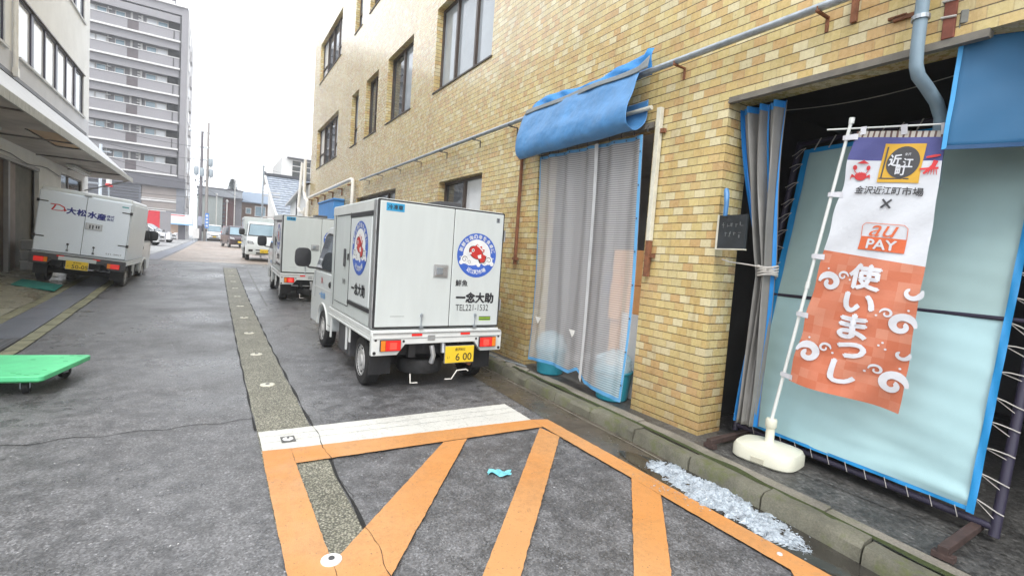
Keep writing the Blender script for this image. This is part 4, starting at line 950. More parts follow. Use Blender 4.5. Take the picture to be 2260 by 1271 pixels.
    P = lambda u, v, o_: ((u * (hw - .05)) * (1 - .13 * ((a[1] + dz * v) - zb) / .7), a[0] + dy * v + ny * o_, a[1] + dz * v + nz * o_)
    w_ = MB().add([P(-1, .05, .006), P(1, .05, .006), P(1, .97, .006), P(-1, .97, .006)], [(0, 1, 2, 3)]).build('windscreen', BLACKP, root)
    MB().add([P(-.93, .10, .010), P(.93, .10, .010), P(.95, .90, .010), P(-.95, .90, .010)], [(0, 1, 2, 3)]).build('pane', GLASSB, w_)
    for s in (-1, 1):
        mb = MB(); yf = front; mb.add([(s * .45, yf - .012, .80), (s * (hw - .01), yf - .06, .84), (s * (hw - .01), yf - .10, .97), (s * .47, yf - .05, .93)], [(0, 1, 2, 3)])
        mb.M = None; mb = MB(); mb.prism([(s * .42, .80), (s * (hw - .04), .82), (s * (hw - .03), .95), (s * .5, .92)], 'y', yf - .10, yf - .004)
        h = mb.build('headlight', DARKG, root, bevel=.01); MB().prism([(s * .45, .82), (s * (hw - .07), .835), (s * (hw - .06), .93), (s * .53, .905)], 'y', yf - .06, yf + .001).build('lens', LENS, h)
        MB().box(s * .48, s * .66, yf - .03, yf + .004, .44, .55).build('fog_lamp', BLACKP, cab, bevel=.01)
    MB().box(-.36, .36, yf - .02, yf + .006, .50, .55).box(-.34, .34, yf - .02, yf + .006, .34, .42).build('grille', BLACKP, cab)
    pl = MB().box(-.17, .17, yf + .002, yf + .018, .40, .57).build('number_plate', YELLOW, root); m = MB()
    put_text(m, '65-13', lambda u, v: (-u, yf + .020, v), .02, .46, h=.08, bold=.01); m.build('plate_number', INK, pl)
    for s in (-1, 1): MB().tube([(s * .1 + .25, yf - .38, zb + .02), (s * .1 - .1, yf - .22, zb + .03)], .008, 4).build('wiper', BLACKP, cab)
    return cab, wy_

def emblem(parent, fn, r, name='emblem'):
    # blue ring with writing, a jumping red fish over white surf.  fn(u, v, layer)
    L0 = lambda k: (lambda u, v: fn(u, v, k))
    m = MB(); disc(m, L0(0), 0, 0, r, 40)
    m.mi = 1; disc(m, L0(1), 0, .02 * r, r * .70, 36)
    # sea
    pts = [(-.70 + 1.4 * i / 12) for i in range(13)]
    m.mi = 0; m.add([fn(x * r, (-.42 + .05 * sin(x * 6)) * r, 2) for x in pts] + [fn(r * .93 * cos(a), r * .93 * sin(a), 2) for a in [-.55 - (pi - 1.1) * i / 12 for i in range(13)]], [tuple(range(26))])
    m.mi = 1
    for cx, cy, rr, fl in ((-.62, -.2, .20, 1), (-.38, -.33, .14, -1), (.62, -.2, .20, -1), (.42, -.30, .15, 1), (-.78, -.34, .1, 1), (.8, -.36, .1, -1), (.1, -.42, .1, 1)):
        disc(m, L0(3), cx * r, cy * r, rr * r, 14)
    m.mi = 2
    for cx, cy, rr, fl in ((-.62, -.2, .15, 1), (-.38, -.33, .10, -1), (.62, -.2, .15, -1), (.42, -.30, .11, 1)): swirl(m, L0(4), cx * r, cy * r, rr * r, fl, 1.2, 0 if fl > 0 else pi, .16)
    # fish
    def fish(sc, grow=0.0):
        ps = []
        for i in range(24):
            a = 2 * pi * i / 24; x = .36 * cos(a) * (1 + grow); y = .25 * sin(a) * (1 + grow)
            ps.append((x * cos(-.5) - y * sin(-.5) - .06, x * sin(-.5) + y * cos(-.5) + .12))
        return ps
    m.mi = 2; m.add([fn(x * r, y * r, 5) for x, y in fish(1, .10)], [tuple(range(24))])
    m.add([fn(x * r, y * r, 5) for x, y in [(.15, .05), (.50, -.02), (.42, -.30), (.12, -.36), (.05, -.1)]], [tuple(range(5))])
    m.mi = 3; m.add([fn(x * r, y * r, 6) for x, y in fish(1)], [tuple(range(24))])
    m.add([fn(x * r, y * r, 6) for x, y in [(.12, .14), (.46, .0), (.40, -.26), (.20, -.32), (.10, -.12)]], [tuple(range(5))])
    m.add([fn(x * r, y * r, 6) for x, y in [(-.2, .36), (-.02, .52), (.1, .40), (.22, .44), (.24, .30), (.38, .28), (.34, .14), (.2, .2)]], [tuple(range(8))])
    m.mi = 1; m.add([fn(x * r, y * r, 7) for x, y in [(-.45, .10), (-.3, .14), (-.28, .06), (-.42, .0)]], [tuple(range(4))]); disc(m, L0(7), -.22 * r, .22 * r, .075 * r, 12)
    m.add([fn(x * r, y * r, 7) for x, y in [(.02, .0), (.20, .06), (.22, -.12), (.08, -.14)]], [tuple(range(4))]); m.add([fn(x * r, y * r, 7) for x, y in [(-.05, -.2), (.12, -.3), (.16, -.44), (-.02, -.44)]], [tuple(range(4))])
    stroke(m, L0(7), [(-.04 * r, .46 * r), (.12 * r, .36 * r), (.3 * r, .2 * r)], .05 * r)
    m.mi = 2; disc(m, L0(8), -.22 * r, .22 * r, .035 * r, 10)
    m.mi = 1; s1 = '新鮮な海の幸を食卓に'; n = len(s1)
    for i, ch in enumerate(s1): a = pi / 2 + 1.28 - 2.56 * i / (n - 1); put_text(m, ch, L0(3), .845 * r * cos(a), .845 * r * sin(a), h=.19 * r, bold=.018, rot=a - pi / 2)
    s2 = '近江町市場'
    for i, ch in enumerate(s2): a = -pi / 2 - .52 + 1.04 * i / 4; put_text(m, ch, L0(3), .76 * r * cos(a), .76 * r * sin(a), h=.19 * r, bold=.018, rot=a + pi / 2)
    for a in (pi + .12, -.12): disc(m, L0(3), .85 * r * cos(a), .85 * r * sin(a), .03 * r, 8)
    return m.build(name, [LOGOB, LOGOW, INK, FISHR], parent)

def make_box_truck(label, style='main', group=None):
    t = thing('box_truck', label, 'truck', group=group)
    HW = .785; B0_, B1_, Z0, Z1 = (.05, 2.12, .72, 2.13)
    dark = style == 'dark'; zt = Z1
    bx = MB().box(-HW, HW, B0_ + .012, B1_, Z0, Z1).build('cargo_box', WHITE2 if not dark else VANW, t, bevel=.022)
    if dark:
        MB().prism([(-HW + .004, Z1 - .02), (-HW + .03, Z1 + .09), (HW - .03, Z1 + .09), (HW - .004, Z1 - .02)], 'y', B0_ + .03, B1_ - .1).build('roof_rim', WHITE, bx, bevel=.03)
    fr = MB()
    yb = B0_
    if not dark:
        MB().box(-HW + .004, HW - .004, yb - .004, yb + .03, Z0 + .01, Z1 - .008).build('door_gasket', GASK, bx, bevel=.01)
    else:
        MB().box(-HW + .02, HW - .02, yb - .002, yb + .03, Z0 + .02, Z1 - .03).build('door_gasket', GASK, bx)
    sp = .105 if not dark else .0
    d0, d1 = yb - .014, yb + .01; e_ = .022
    DM = WHITE2 if not dark else VANW
    dl = MB().box(-HW + e_, sp - .004, d0, d1, Z0 + .03, Z1 - .028).build('rear_door', DM, t, bevel=.008)
    dr = MB().box(sp + .004, HW - e_, d0, d1, Z0 + .03, Z1 - .028).build('rear_door', DM, t, bevel=.008)
    RP = lambda k=0: (lambda u, v: (u, d0 - .0025 - .0006 * k, v))
    if not dark:
        MB().box(-.04, .42, yb - .02, yb + .10, Z1 + .0, Z1 + .035).build('top_light_bar', BLACKP, bx, bevel=.01) if False else None
        MB().box(-.02, .26, .22, .6, Z1, Z1 + .065).build('roof_hatch', DARKG, bx, bevel=.01)
        # corner posts, left side panels
        for s in (-1, 1):
            X = s * (HW + .004)
            MB().box(s * HW, X + s * .004, B0_ + .02, B0_ + .12, Z0 + .01, Z1 - .02).build('corner_post', PANELS, bx, bevel=.003)
            MB().box(s * HW, X, B0_ + .13, B1_ - .01, Z1 - .13, Z1 - .02).build('side_rail', BEDW, bx, bevel=.003)
            MB().box(s * (HW + .0), X + s * .010, B0_ + .14, 1.12, Z1 - .185, Z1 - .135).build('slide_track', BLACKP, bx, bevel=.004); MB().box(s * HW, X + s * .010, B0_ + .14, 1.12, Z0 + .16, Z0 + .205).build('slide_track', BLACKP, bx, bevel=.004)
            m = MB()
            for k_ in range(14): m.lathe([(.0001, s * .002), (.007, s * .001), (.008, 0)], (s * (HW + .001), B0_ + .2 + k_ * .135, Z1 - .07), 'x', 6)
            m.build('rivet_row', PANELS, bx)
            sdoor = MB().box(s * HW, X + s * .006, .21, 1.08, Z0 + .215, Z1 - .195).build('side_door', WHITE, t, bevel=.006)
            m = MB(); m.box(s * HW, X + s * .002, 1.12, 1.126, Z0 + .12, Z1 - .12); m.box(s * HW, X + s * .002, 1.12, 1.85, Z1 - .145, Z1 - .135); m.box(s * HW, X + s * .002, 1.12, 1.85, Z0 + .12, Z0 + .125); m.box(s * HW, X + s * .0025, 1.93, 1.935, Z0 + .05, Z1 - .12); m.build('panel_seam', GASK, bx)
            MB().box(X, X + s * .02, 1.30, 1.36, 1.33, 1.56).build('side_handle', DARKG, bx, bevel=.01)
            MB().box(X, X + s * .012, 1.16, 1.19, 1.42, 1.50).build('side_lock', BLUEH if False else BLACKP, bx, bevel=.003)
            for z in (1.0, 1.85): MB().box(X, X + s * .014, .04, .075, z - .07, z + .07).build('hinge', PANELS, bx, bevel=.003)
            SP = lambda k, cy=.62, cz=1.62, s=s, X=X: (lambda u, v: (X + s * (.0085 + .0007 * k), cy + s * u, cz + v))
            emblem(sdoor, lambda u, v, k, s=s, X=X: (X + s * (.0085 + .0007 * k), .64 + s * u * 1.05, 1.58 + v), .315)
            m = MB(); put_text(m, '一念大助', lambda u, v, s=s, X=X: (X + s * .010, .64 + s * u, 1.10 + v), .0, 0, w=.58, bold=.04); m.build('lettering', INK, sdoor)
            m = MB(); put_text(m, '鮮魚', lambda u, v, s=s, X=X: (X + s * .004, 1.34 + s * u, 1.14 + v), 0, 0, h=.075, bold=.01); m.build('lettering', INK, bx)
        emblem(dr, lambda u, v, k: (.42 + u, d0 - .0015 - .0007 * k, 1.59 + v), .262)
        m = MB(); put_text(m, '鮮魚', RP(), .24, 1.255, h=.075, bold=.02); put_text(m, '一念大助', RP(), .43, 1.085, w=.50, bold=.05); put_text(m, 'TEL221-1532', RP(), .40, .965, w=.44, h=.075, bold=.003); m.build('lettering', INK, dr)
        stk = MB().box(-.70, -.50, d0 - .002, d0, 2.0, 2.085).build('blue_sticker', CYAN, t); m = MB(); put_text(m, '冷凍車', RP(1), -.6, 2.042, w=.165, bold=.02); m.build('lettering', INK, stk)
        m = MB(); m.box(.66, .705, d0 - .002, d0, 2.0, 2.055); m.build('small_sticker', pm('grey_sticker', (.2, .22, .24), .5), dr); m = MB(); put_text(m, 'T', RP(1), .682, 2.028, h=.035, bold=.03); m.build('lettering', INK, dr)
        o = MB().box(.50, .66, d0 - .002, d0, .81, .86).build('green_sticker', pm('green_sticker_face', (.25, .42, .03), .5), t); MB().box(.50, .66, d0 - .003, d0, .822, .832).box(.5, .66, d0 - .003, d0, .85, .86).build('sticker_stripe', INK, o)
        m = MB(); put_text(m, 'ECO DRIVE', RP(1), .58, .841, w=.12, h=.012, bold=.01); m.build('lettering', INK, o) if False else None
        # latch
        h = MB().box(-.125, .055 + .0, d0 - .012, d0, 1.31, 1.46).build('latch', PANELS, t, bevel=.006); MB().box(-.105, .035, d0 - .02, d0 - .011, 1.33, 1.44).build('latch_recess', ALU, h, bevel=.004); MB().box(-.09, -.02, d0 - .034, d0 - .02, 1.345, 1.425).build('latch_lever', STEEL, h, bevel=.006)
        for x in (-.24, .44): MB().cyl((x, d0 - .012, .74), (x, d0 - .012, .90), .005, n=6).box(x - .012, x + .012, d0 - .03, d0, .86, .89).box(x - .02, x + .02, d0 - .03, d0, Z0 + .01, Z0 + .035).build('door_stay', STEEL, dl if x < 0 else dr)
        m = MB(); m.box(-.60, -.44, d0 - .0015, d0, .865, .868); m.build('scratch', DARKG, dl)
    else:
        m = MB(); put_text(m, '大松', RP(), -.13, 1.78, w=.44, bold=.035); put_text(m, '水産', RP(), .25, 1.73, w=.28, bold=.035) if False else None
        m = MB(); put_text(m, '大', RP(), -.235, 1.735, h=.15, bold=.05); put_text(m, '松', RP(), -.065, 1.725, h=.15, bold=.05); m.build('lettering', INKB, dl)
        m = MB(); put_text(m, '水', RP(), .115, 1.715, h=.15, bold=.05); put_text(m, '産', RP(), .27, 1.70, h=.15, bold=.05); put_text(m, '株式', RP(), .425, 1.735, h=.06, bold=.03); put_text(m, '会社', RP(), .425, 1.665, h=.06, bold=.03); m.build('lettering', INKB, dr)
        m = MB(); F_ = RP(); stroke(m, F_, [(-.58, 1.83), (-.44, 1.835), (-.36, 1.79), (-.34, 1.74), (-.38, 1.71), (-.46, 1.70), (-.54, 1.70)], [.02, .022, .026, .024, .02, .016, .01]); stroke(m, F_, [(-.50, 1.82), (-.52, 1.76), (-.55, 1.70)], .028)
        m.add([F_(-.36, 1.755), F_(-.30, 1.73), F_(-.35, 1.69)], [(0, 1, 2)]); m.build('red_mark', INKR, dl)
        h = MB().box(.02, .31, d0 - .012, d0, 1.36, 1.52).build('latch', PANELS, t, bevel=.006); MB().box(.045, .285, d0 - .016, d0 - .011, 1.38, 1.50).build('latch_recess', ALU, h, bevel=.004)
        for x in (.09, .14, .20, .24): MB().box(x, x + .025, d0 - .026, d0 - .015, 1.39 + .02 * (x > .15), 1.48).build('latch_lever', DARKG, h, bevel=.003)
        m = MB(); put_text(m, '221-2857', RP(), .56, .845, w=.28, h=.03, bold=.01); m.build('small_lettering', DARKG, dr)
        m = MB(); m.box(.60, .72, d0 - .002, d0, 2.0, 2.03); m.build('small_sticker', pm('teal_sticker', (.1, .4, .42), .5), dr)
        for s in (-1, 1):
            for z in (1.88, 1.08):
                o = MB().box(s * (HW - .17), s * (HW - .02), d0 - .012, d0 - .001, z - .012, z + .012).box(s * (HW - .03), s * (HW + .012), d0 - .02, d0 + .05, z - .035, z + .035).build('hinge', BLACKP, bx, bevel=.003)
        for x in (-.22, .21): MB().cyl((x, d0 - .012, .80), (x, d0 - .012, .98), .005, n=6).box(x - .018, x + .018, d0 - .03, d0, .94, .97).box(x - .018, x + .018, d0 - .03, d0, .80, .825).build('door_stay', BLACKP, bx)
        MB().box(-.06, .06, yb - .03, yb + .03, Z1 + .0, Z1 + .04).build('top_catch', PANELS, bx, bevel=.008)
    # bed and rear gate
    gm_ = BEDW if not dark else DARKG
    MB().box(-HW - .01, HW + .01, .05, 2.14, .655, .715).build('bed', BEDW, t, bevel=.008)
    for s in (-1, 1):
        MB().box(s * (HW - .03), s * (HW + .018), .03, 2.12, .60, .625).box(s * (HW - .02), s * (HW + .01), .03, 2.12, .625, .655).build('side_rail', BEDW, t, bevel=.006)
        for y in (.95, 1.1, 1.98): MB().box(s * (HW - .01), s * (HW + .012), y - .02, y + .02, .30 if y > 1 else .42, .60).build('side_bracket', BEDW, t, bevel=.004)
    prof = [(-.80, .45), (-.52, .45), (-.43, .565), (.43, .565), (.52, .45), (.80, .45), (.805, .67), (.79, .70), (-.79, .70), (-.805, .67)]
    gate = MB().prism(prof, 'y', -.02, .045).build('rear_gate', gm_, t, bevel=.006)
    if not dark: MB().box(-.79, .79, -.03, -.018, .685, .697).box(-.79, .79, -.026, -.018, .63, .636).build('gate_ridge', PANELS, gate)
    for s in (-1, 1):
        xc = s * .60; zc = .56; hw_ = .115; l = MB().box(xc - hw_, xc + hw_, -.045, -.018, zc - .062, zc + .062).build('tail_lamp', BLACKP, t, bevel=.005)
        oa, ob_ = (xc - hw_ + .006, xc - hw_ + .055) if s < 0 else (xc + hw_ - .055, xc + hw_ - .006)
        if dark: oa, ob_ = (xc + hw_ - .07, xc + hw_ - .006) if s < 0 else (xc - hw_ + .006, xc - hw_ + .07)
        MB().box(oa, ob_, -.056, -.044, zc - .056, zc + .056).build('amber_lens', AMBER, l, bevel=.004)
        rr_ = (xc - hw_ + .058, xc + hw_ - .006) if (s < 0) != dark else (xc - hw_ + .006, xc + hw_ - .058)
        MB().box(rr_[0], rr_[1], -.056, -.044, zc - .056, zc + .056).build('red_lens', RED, l, bevel=.004)
        if not dark: MB().box((rr_[0] + rr_[1]) / 2 - .04, (rr_[0] + rr_[1]) / 2 + .04, -.059, -.055, zc - .04, zc + .035).build('lit_bulb', REDLIT, l, bevel=.015)
        MB().box(s * .30 - .06, s * .30 + .06, -.028, -.019, .655, .68).build('reflector', RED, gate)
        m = MB()
        for hx, hz, hr in ((.77, .48, .018), (.76, .62, .014), (.45, .60, .014)):
            m.lathe([(.0001, -.002), (hr, -.002), (hr, .004)], (s * hx, -.022, hz), 'y', 10)
        m.build('gate_hole', BLACKP, gate)
        MB().box(s * .52, s * .76, .17, .19, .20, .45).build('mud_flap', BLACK, t)
        make_wheel(t, s * .665, .56, .285, .165, s)
    MB().box(-.17, -.08, -.028, -.018, .60, .66).build('gate_emblem', PANELS, gate, bevel=.01) if not dark else MB().box(-.33, .30, -.03, -.015, .58, .67).build('plate_light_housing', WHITE2, gate, bevel=.02)
    if dark: px_, pz_, num, num2 = -.01, .49, '50-05', '金沢580'
    else: px_, pz_, num, num2 = .235, .425, '6 00', '金沢852'
    pl = MB().box(px_ - .185, px_ + .185, -.045, -.032, pz_ - .098, pz_ + .098).build('number_plate', YELLOW, t, bevel=.006)
    MB().box(px_ - .190, px_ + .190, -.032, -.02, pz_ - .103, pz_ + .103).build('plate_frame', PANELS, pl); m = MB()
    put_text(m, num2, lambda u, v: (u, -.047, v), px_ + .0, pz_ + .062, h=.036, bold=.012); put_text(m, num, lambda u, v: (u, -.047, v), px_ + .05, pz_ - .028, h=.085, bold=.012); put_text(m, 'い' if not dark else 'そ', lambda u, v: (u, -.047, v), px_ - .145, pz_ - .03, h=.03)
    m.build('plate_number', pm('plate_ink', (.07, .05, .02), .5), pl)
    # underside
    MB().box(-.36, -.28, .05, 3.0, .40, .60).box(.28, .36, .05, 3.0, .40, .60).box(-.6, .6, .5, .62, .22, .34).box(-.62, .62, 1.0, 2.1, .45, .56).box(-.5, .5, .12, .18, .42, .56).build('chassis', BLACK, t)
    if not dark:
        MB().lathe([(.13, -.07), (.25, -.08), (.27, -.05), (.27, .05), (.25, .08), (.13, .07), (.13, -.07)], (-.10, .36, .26), 'z', 28, False).build('spare_wheel', TYRE, t, smooth=True)
        MB().tube([(-.34, .02, .22), (-.34, .0, .12), (-.26, -.01, .12)], .008, 6).tube([(.08, .0, .13), (.16, -.01, .13), (.22, -.02, .23), (.34, -.02, .235), (.37, -.02, .215)], .008, 6).build('spare_carrier', PVCW, t, smooth=True)
        MB().tube([(-.10, .02, .53), (-.08, .0, .42), (-.09, .03, .33)], .03, 8).tube([(.05, .04, .55), (.05, .02, .44)], .03, 8).build('hanger', PANELS, t, smooth=True); MB().cyl((.40, .02, .30), (.40, .4, .30), .03, n=10).build('exhaust', RUST, t, smooth=True)
    MB().box(-.76, -.60, 1.05, 1.62, .22, .58).build('tool_box', DARKG, t, bevel=.01); MB().box(-.765, -.755, 1.12, 1.55, .26, .52).build('tool_box_lid', PANELS, t, bevel=.003) if False else None
    MB().box(.58, .76, 1.0, 1.6, .24, .56).build('fuel_tank', BLACK, t, bevel=.02)
    front = 3.82 if not dark else 3.75
    cab, wy_ = build_cab(t, 2.17, front, mo=.04 if dark else .20)
    for s in (-1, 1): make_wheel(t, s * .655, wy_, .285, .16, s)
    if not dark:
        m = MB(); put_text(m, '一念大助', lambda u, v: (-.7435, 2.90 - u, .80 + v), -.0, 0, w=.42, bold=.03); m.build('blue_lettering', LBLUE, cab)
        m = MB(); put_text(m, '魚', lambda u, v: (-.7435, 2.95 - u, 1.03 + v), .0, 0, h=.10, bold=.02); m.build('red_lettering', INKR, cab)
        for k in range(4): MB().tube([(-.58 + .0 * k, 2.2 + .12 * k + .05, 1.885), (0, 2.2 + .12 * k + .05, 1.905), (.58, 2.2 + .12 * k + .05, 1.885)], .012, 5).build('roof_rib', WHITE, cab)
    return t, bx, dl, dr
t1, bx1, dl1, dr1 = make_box_truck('nearest white box truck, red fish emblem on its rear door and plate 6 00', 'main', 'white refrigerated box trucks parked along the right side')
t1.location = (2.245, 5.02, 0.0); t1.rotation_euler = (0, 0, R_(.6))
t2 = copy_tree(t1); t2['label'] = 'second white box truck, half hidden ahead of the nearest fish emblem truck'
t2.location = (2.19, 12.75, G(13.2)); t2.rotation_euler = (R_(1.6), 0, R_(0.0))
t3 = copy_tree(t1); t3['label'] = 'small white truck seen from the front, facing the camera beyond the two box trucks'
t3.location = (2.08, 29.6, G(28)); t3.rotation_euler = (0, 0, pi)
for o in [x for x in bpy.data.objects if x.parent and x.parent in (t2, t3)]: pass
tl, _, _, _ = make_box_truck('white box truck with blue lettering tilting on the left pavement, yellow plate 50-05', 'dark')
tl.location = (-2.69, 14.75, .215); tl.rotation_euler = (0, R_(5.5), R_(-2.2)); tl.scale = (1.07, 1.1, .99)

def make_van(label, paint, L_=3.4, hw=.74, H=1.75, zb=1.0, hood=.55, lean=.35, name='kei_van', cat='van', plate=YELLOW, glass=None, group=None, rear=.06):
    # front towards -y
    t = thing(name, label, cat, group=group); glass = glass or GLASSB; r = .28
    fw, rw = .62, L_ - .55
    low = [(0.02, .25), (.0, .45), (.03, .75), (hood * .35, zb - .12), (hood, zb), (L_ - .02, zb), (L_, .6), (L_ - .03, .28)]
    for c in (rw, fw):
        low.append((c + r + .06, .26))
        for k in range(7): a = pi * k / 6; low.append((c + (r + .05) * cos(a), .28 + (r + .05) * sin(a)))
        low.append((c - r - .06, .26))
    b = MB().prism(low, 'x', -hw, hw)
    top = [(hood, zb), (hood + lean, H - .07), (hood + lean + .15, H), (L_ - .3, H), (L_ - rear - .05, H - .08), (L_ - .02, zb)]
    tp = lambda q: (q[0] * (1 - .16 * (q[2] - zb) / (H - zb)), q[1], q[2]); b.prism(top, 'x', -hw + .01, hw - .01, tp)
    body = b.build('body', paint, t, smooth=True, bevel=.03)
    for s in (-1, 1):
        X = lambda z: s * ((hw - .01) * (1 - .16 * (z - zb) / (H - zb)) + .006)
        ys_ = hood + .12; ye = L_ - .18; n = 3; seg = [ys_, ys_ + (ye - ys_) * .36, ys_ + (ye - ys_) * .68, ye]
        for i in range(3):
            a0, a1 = seg[i] + .03, seg[i + 1] - .03; z0, z1 = zb + .05, H - .14; sh = lean * .8 if i == 0 else 0
            MB().add([(X(z0), a0, z0), (X(z0), a1, z0), (X(z1), a1 - (.05 if i == 2 else 0), z1), (X(z1), a0 + sh, z1)], [(0, 1, 2, 3)]).build('side_window', GLASS, body)
        MB().box(s * hw, s * (hw + .003), seg[1] - .006, seg[1] + .006, .35, zb).box(s * hw, s * (hw + .003), seg[2] - .006, seg[2] + .006, .35, zb).build('door_seam', BLACKP, body)
        hl = MB().prism([(s * .38, .66), (s * (hw - .03), .70), (s * (hw - .03), .86), (s * .44, .80)], 'y', -.004, .16).build('headlight', LENS, body, bevel=.01)
        MB().box(s * (hw - .02), s * (hw + .16), hood + .06, hood + .13, zb + .02, zb + .17).build('mirror', BLACKP, body, bevel=.02)
        MB().box(s * (hw - .16), s * (hw - .02), L_ - .01, L_ + .012, .75, 1.3).build('tail_lamp', RED, body)
        for y in (fw, rw): make_wheel(t, s * (hw - .09), y, r, .16, s)
    a, c = (hood, zb), (hood + lean, H - .07); dy, dz = c[0] - a[0], c[1] - a[1]; l = math.hypot(dy, dz); ny, nz = -dz / l, dy / l
    P = lambda u, v, o_=.008: (u * (hw - .04) * (1 - .16 * v * .95), a[0] + dy * v + ny * o_, a[1] + dz * v + nz * o_)
    w_ = MB().add([P(-1, .02), P(1, .02), P(1, .97), P(-1, .97)], [(0, 1, 2, 3)]).build('windscreen', BLACKP, t); MB().add([P(-.94, .08, .013), P(.94, .08, .013), P(.93, .93, .013), P(-.93, .93, .013)], [(0, 1, 2, 3)]).build('pane', glass, w_)
    MB().box(-.34, .34, -.008, .02, .55, .66).box(-.5, .5, -.008, .02, .30, .40).build('grille', BLACKP, body)
    MB().box(-.17, .17, -.022, -.006, .42, .54).build('number_plate', plate, body)
    return t
MAROON = pm('maroon_brown_paint', (0.055, 0.03, 0.035), 0.25, 0.3, 3, 0.1, coat=0.8)
CARW = pm('car_white', (0.74, 0.75, 0.76), 0.25, 0, 3, 0.04, coat=0.8)
v = make_van('dark maroon tall van driving toward the camera on the tan road', MAROON, 3.5, .76, 1.78, 1.0, .42, .42)
v.location = (1.88, 45.2, G(46)); v.rotation_euler = (0, 0, R_(10))
v = make_van('small white van at the far end of the road, left of the maroon van', CARW, 3.4, .74, 1.85, 1.05, .30, .30)
v.location = (0.12, 65, G(66)); v.rotation_euler = (0, 0, R_(2))
for i, (x, y, a, lb) in enumerate([(-2.95, 40.5, 78, 'white car in the left car park, half hidden by the tilted truck, nearer of two'), (-2.75, 48.5, 74, 'white car in the left car park below the white banner, farther of two')]):
    v = make_van(lb, CARW, 3.9, .82, 1.45, .85, .95, .75, 'parked_car', 'car', pm('white_plate', (.7, .7, .7), .4), GLASS, 'white cars in the left car park', .5)
    v.location = (x, y, G(y)); v.rotation_euler = (0, 0, R_(a))
# green platform trolley
GREEN = pm('green_plastic', (0.13, 0.68, 0.32), 0.42, 0, 3, 0.2, 0.2, 30); GREEND = pm('green_plastic_rib', (0.04, 0.36, 0.12), 0.5, 0, 3, 0.1)
ta = Vector((-1.30, 5.93, 0)); tb_ = Vector((-1.10, 6.84, 0)); yax = (tb_ - ta).normalized(); xax = Vector((yax.y, -yax.x, 0))
t = thing('platform_trolley', 'bright green plastic platform trolley on black castors at the left edge', 'trolley', tuple(ta), rz=math.atan2(xax.y, xax.x))
LEN, WD = 1.4, (tb_ - ta).length
def rrect(x0, x1, y0, y1, c, n=5):
    out = []
    for cx, cy, a0 in ((x1 - c, y0 + c, -pi / 2), (x1 - c, y1 - c, 0), (x0 + c, y1 - c, pi / 2), (x0 + c, y0 + c, pi)):
        for k in range(n + 1): a = a0 + pi / 2 * k / n; out.append((cx + c * cos(a), cy + c * sin(a)))
    return out
dk = MB().prism(rrect(-LEN, 0, 0, WD, .05), 'z', .155, .205).build('deck', GREEN, t, smooth=True, bevel=.008)
MB().prism(rrect(-LEN + .03, -.03, .03, WD - .03, .04), 'z', .14, .155).build('deck_rim', GREEND, t, smooth=True)
m = MB()
for x, y in [(-.08, .08), (-.14, .05), (-.08, WD - .08), (-.16, WD - .05), (-.5, .35), (-.1, .25), (-.1, .62), (-.45, .12), (-.40, .70), (-.22, .1), (-.28, .14), (-.2, .78)]: m.box(x - .018, x + .018, y - .006, y + .006, .2045, .2065)
m.build('bolt_slot', GREEND, dk)
SCF = pm('trolley_scuff', (.10, .42, .2), .7, 0, 20, .3); m = MB(); r6 = random.Random(4)
for i in range(26):
    x, y, a, l = r6.uniform(-1.2, -.05), r6.uniform(.05, WD - .05), r6.uniform(-.5, .5), r6.uniform(.02, .12); m.add([(x, y, .2056), (x + l * cos(a), y + l * sin(a), .2056), (x + l * cos(a) - .002, y + l * sin(a) + .003, .2056)], [(0, 1, 2)])
m.build('scuff_marks', SCF, dk)
for x, y, a in ((-.20, .16, 20), (-.17, WD - .20, -15), (-LEN + .2, .16, 0), (-LEN + .2, WD - .2, 0)):
    M_ = Matrix.Translation((x, y, 0)) @ Matrix.Rotation(R_(a), 4, 'Z')
    MB(M_).box(-.05, .05, -.05, .05, .132, .14).box(-.035, -.03, -.03, .03, .06, .135).box(.03, .035, -.03, .03, .06, .135).build('castor_fork', STEEL, t)
    MB(M_).lathe([(.0001, -.03), (.05, -.03), (.064, -.02), (.066, 0), (.064, .02), (.05, .03), (.0001, .03)], (0, .02, .066), 'x', 24).build('castor_wheel', BLACK, t, smooth=True)
# ============================================================ banner flag on a weighted base
t = thing('banner_flag', 'tall white and orange shop banner on a white pole with a weighted base', 'banner', (3.85, 2.05, .112))
O = Vector((3.85, 2.05, .112))
RL = lambda p: tuple(Vector(p) - O)
BASEW = pm('ivory_plastic', (0.64, 0.63, 0.52), 0.4, 0, 5, 0.08); POLEW = pm('white_pole_plastic', (0.70, 0.72, 0.70), 0.35, 0, 5, 0.05)
def sup(a, ex, rx, ry, z, cx=0, cy=0): 
    c, s = cos(a), sin(a); return (cx + rx * abs(c) ** ex * (1 if c >= 0 else -1), cy + ry * abs(s) ** ex * (1 if s >= 0 else -1), z)
Mr = Matrix.Rotation(R_(8), 4, 'Z')
mb = MB(Mr); n = 40
mb.rings([[sup(2 * pi * k / n, .55, rx, ry, z) for k in range(n)] for rx, ry, z in ((.185, .225, .0), (.20, .24, .015), (.20, .24, .085), (.185, .225, .115), (.12, .14, .138), (.05, .05, .148), (.045, .045, .15))])
mb.build('base_tank', BASEW, t, smooth=True)
MB(Mr).box(-.205, -.19, -.05, .05, .015, .06).build('base_notch', pm('ivory_shadowed', (.5, .48, .38), .5), t, bevel=.004)
MB().lathe([(.045, .14), (.04, .15), (.034, .16), (.032, .26), (.04, .27), (.043, .275), (.043, .33), (.036, .34), (.0001, .34)], (0, 0, 0), n=20).build('base_collar', BASEW, t, smooth=True)
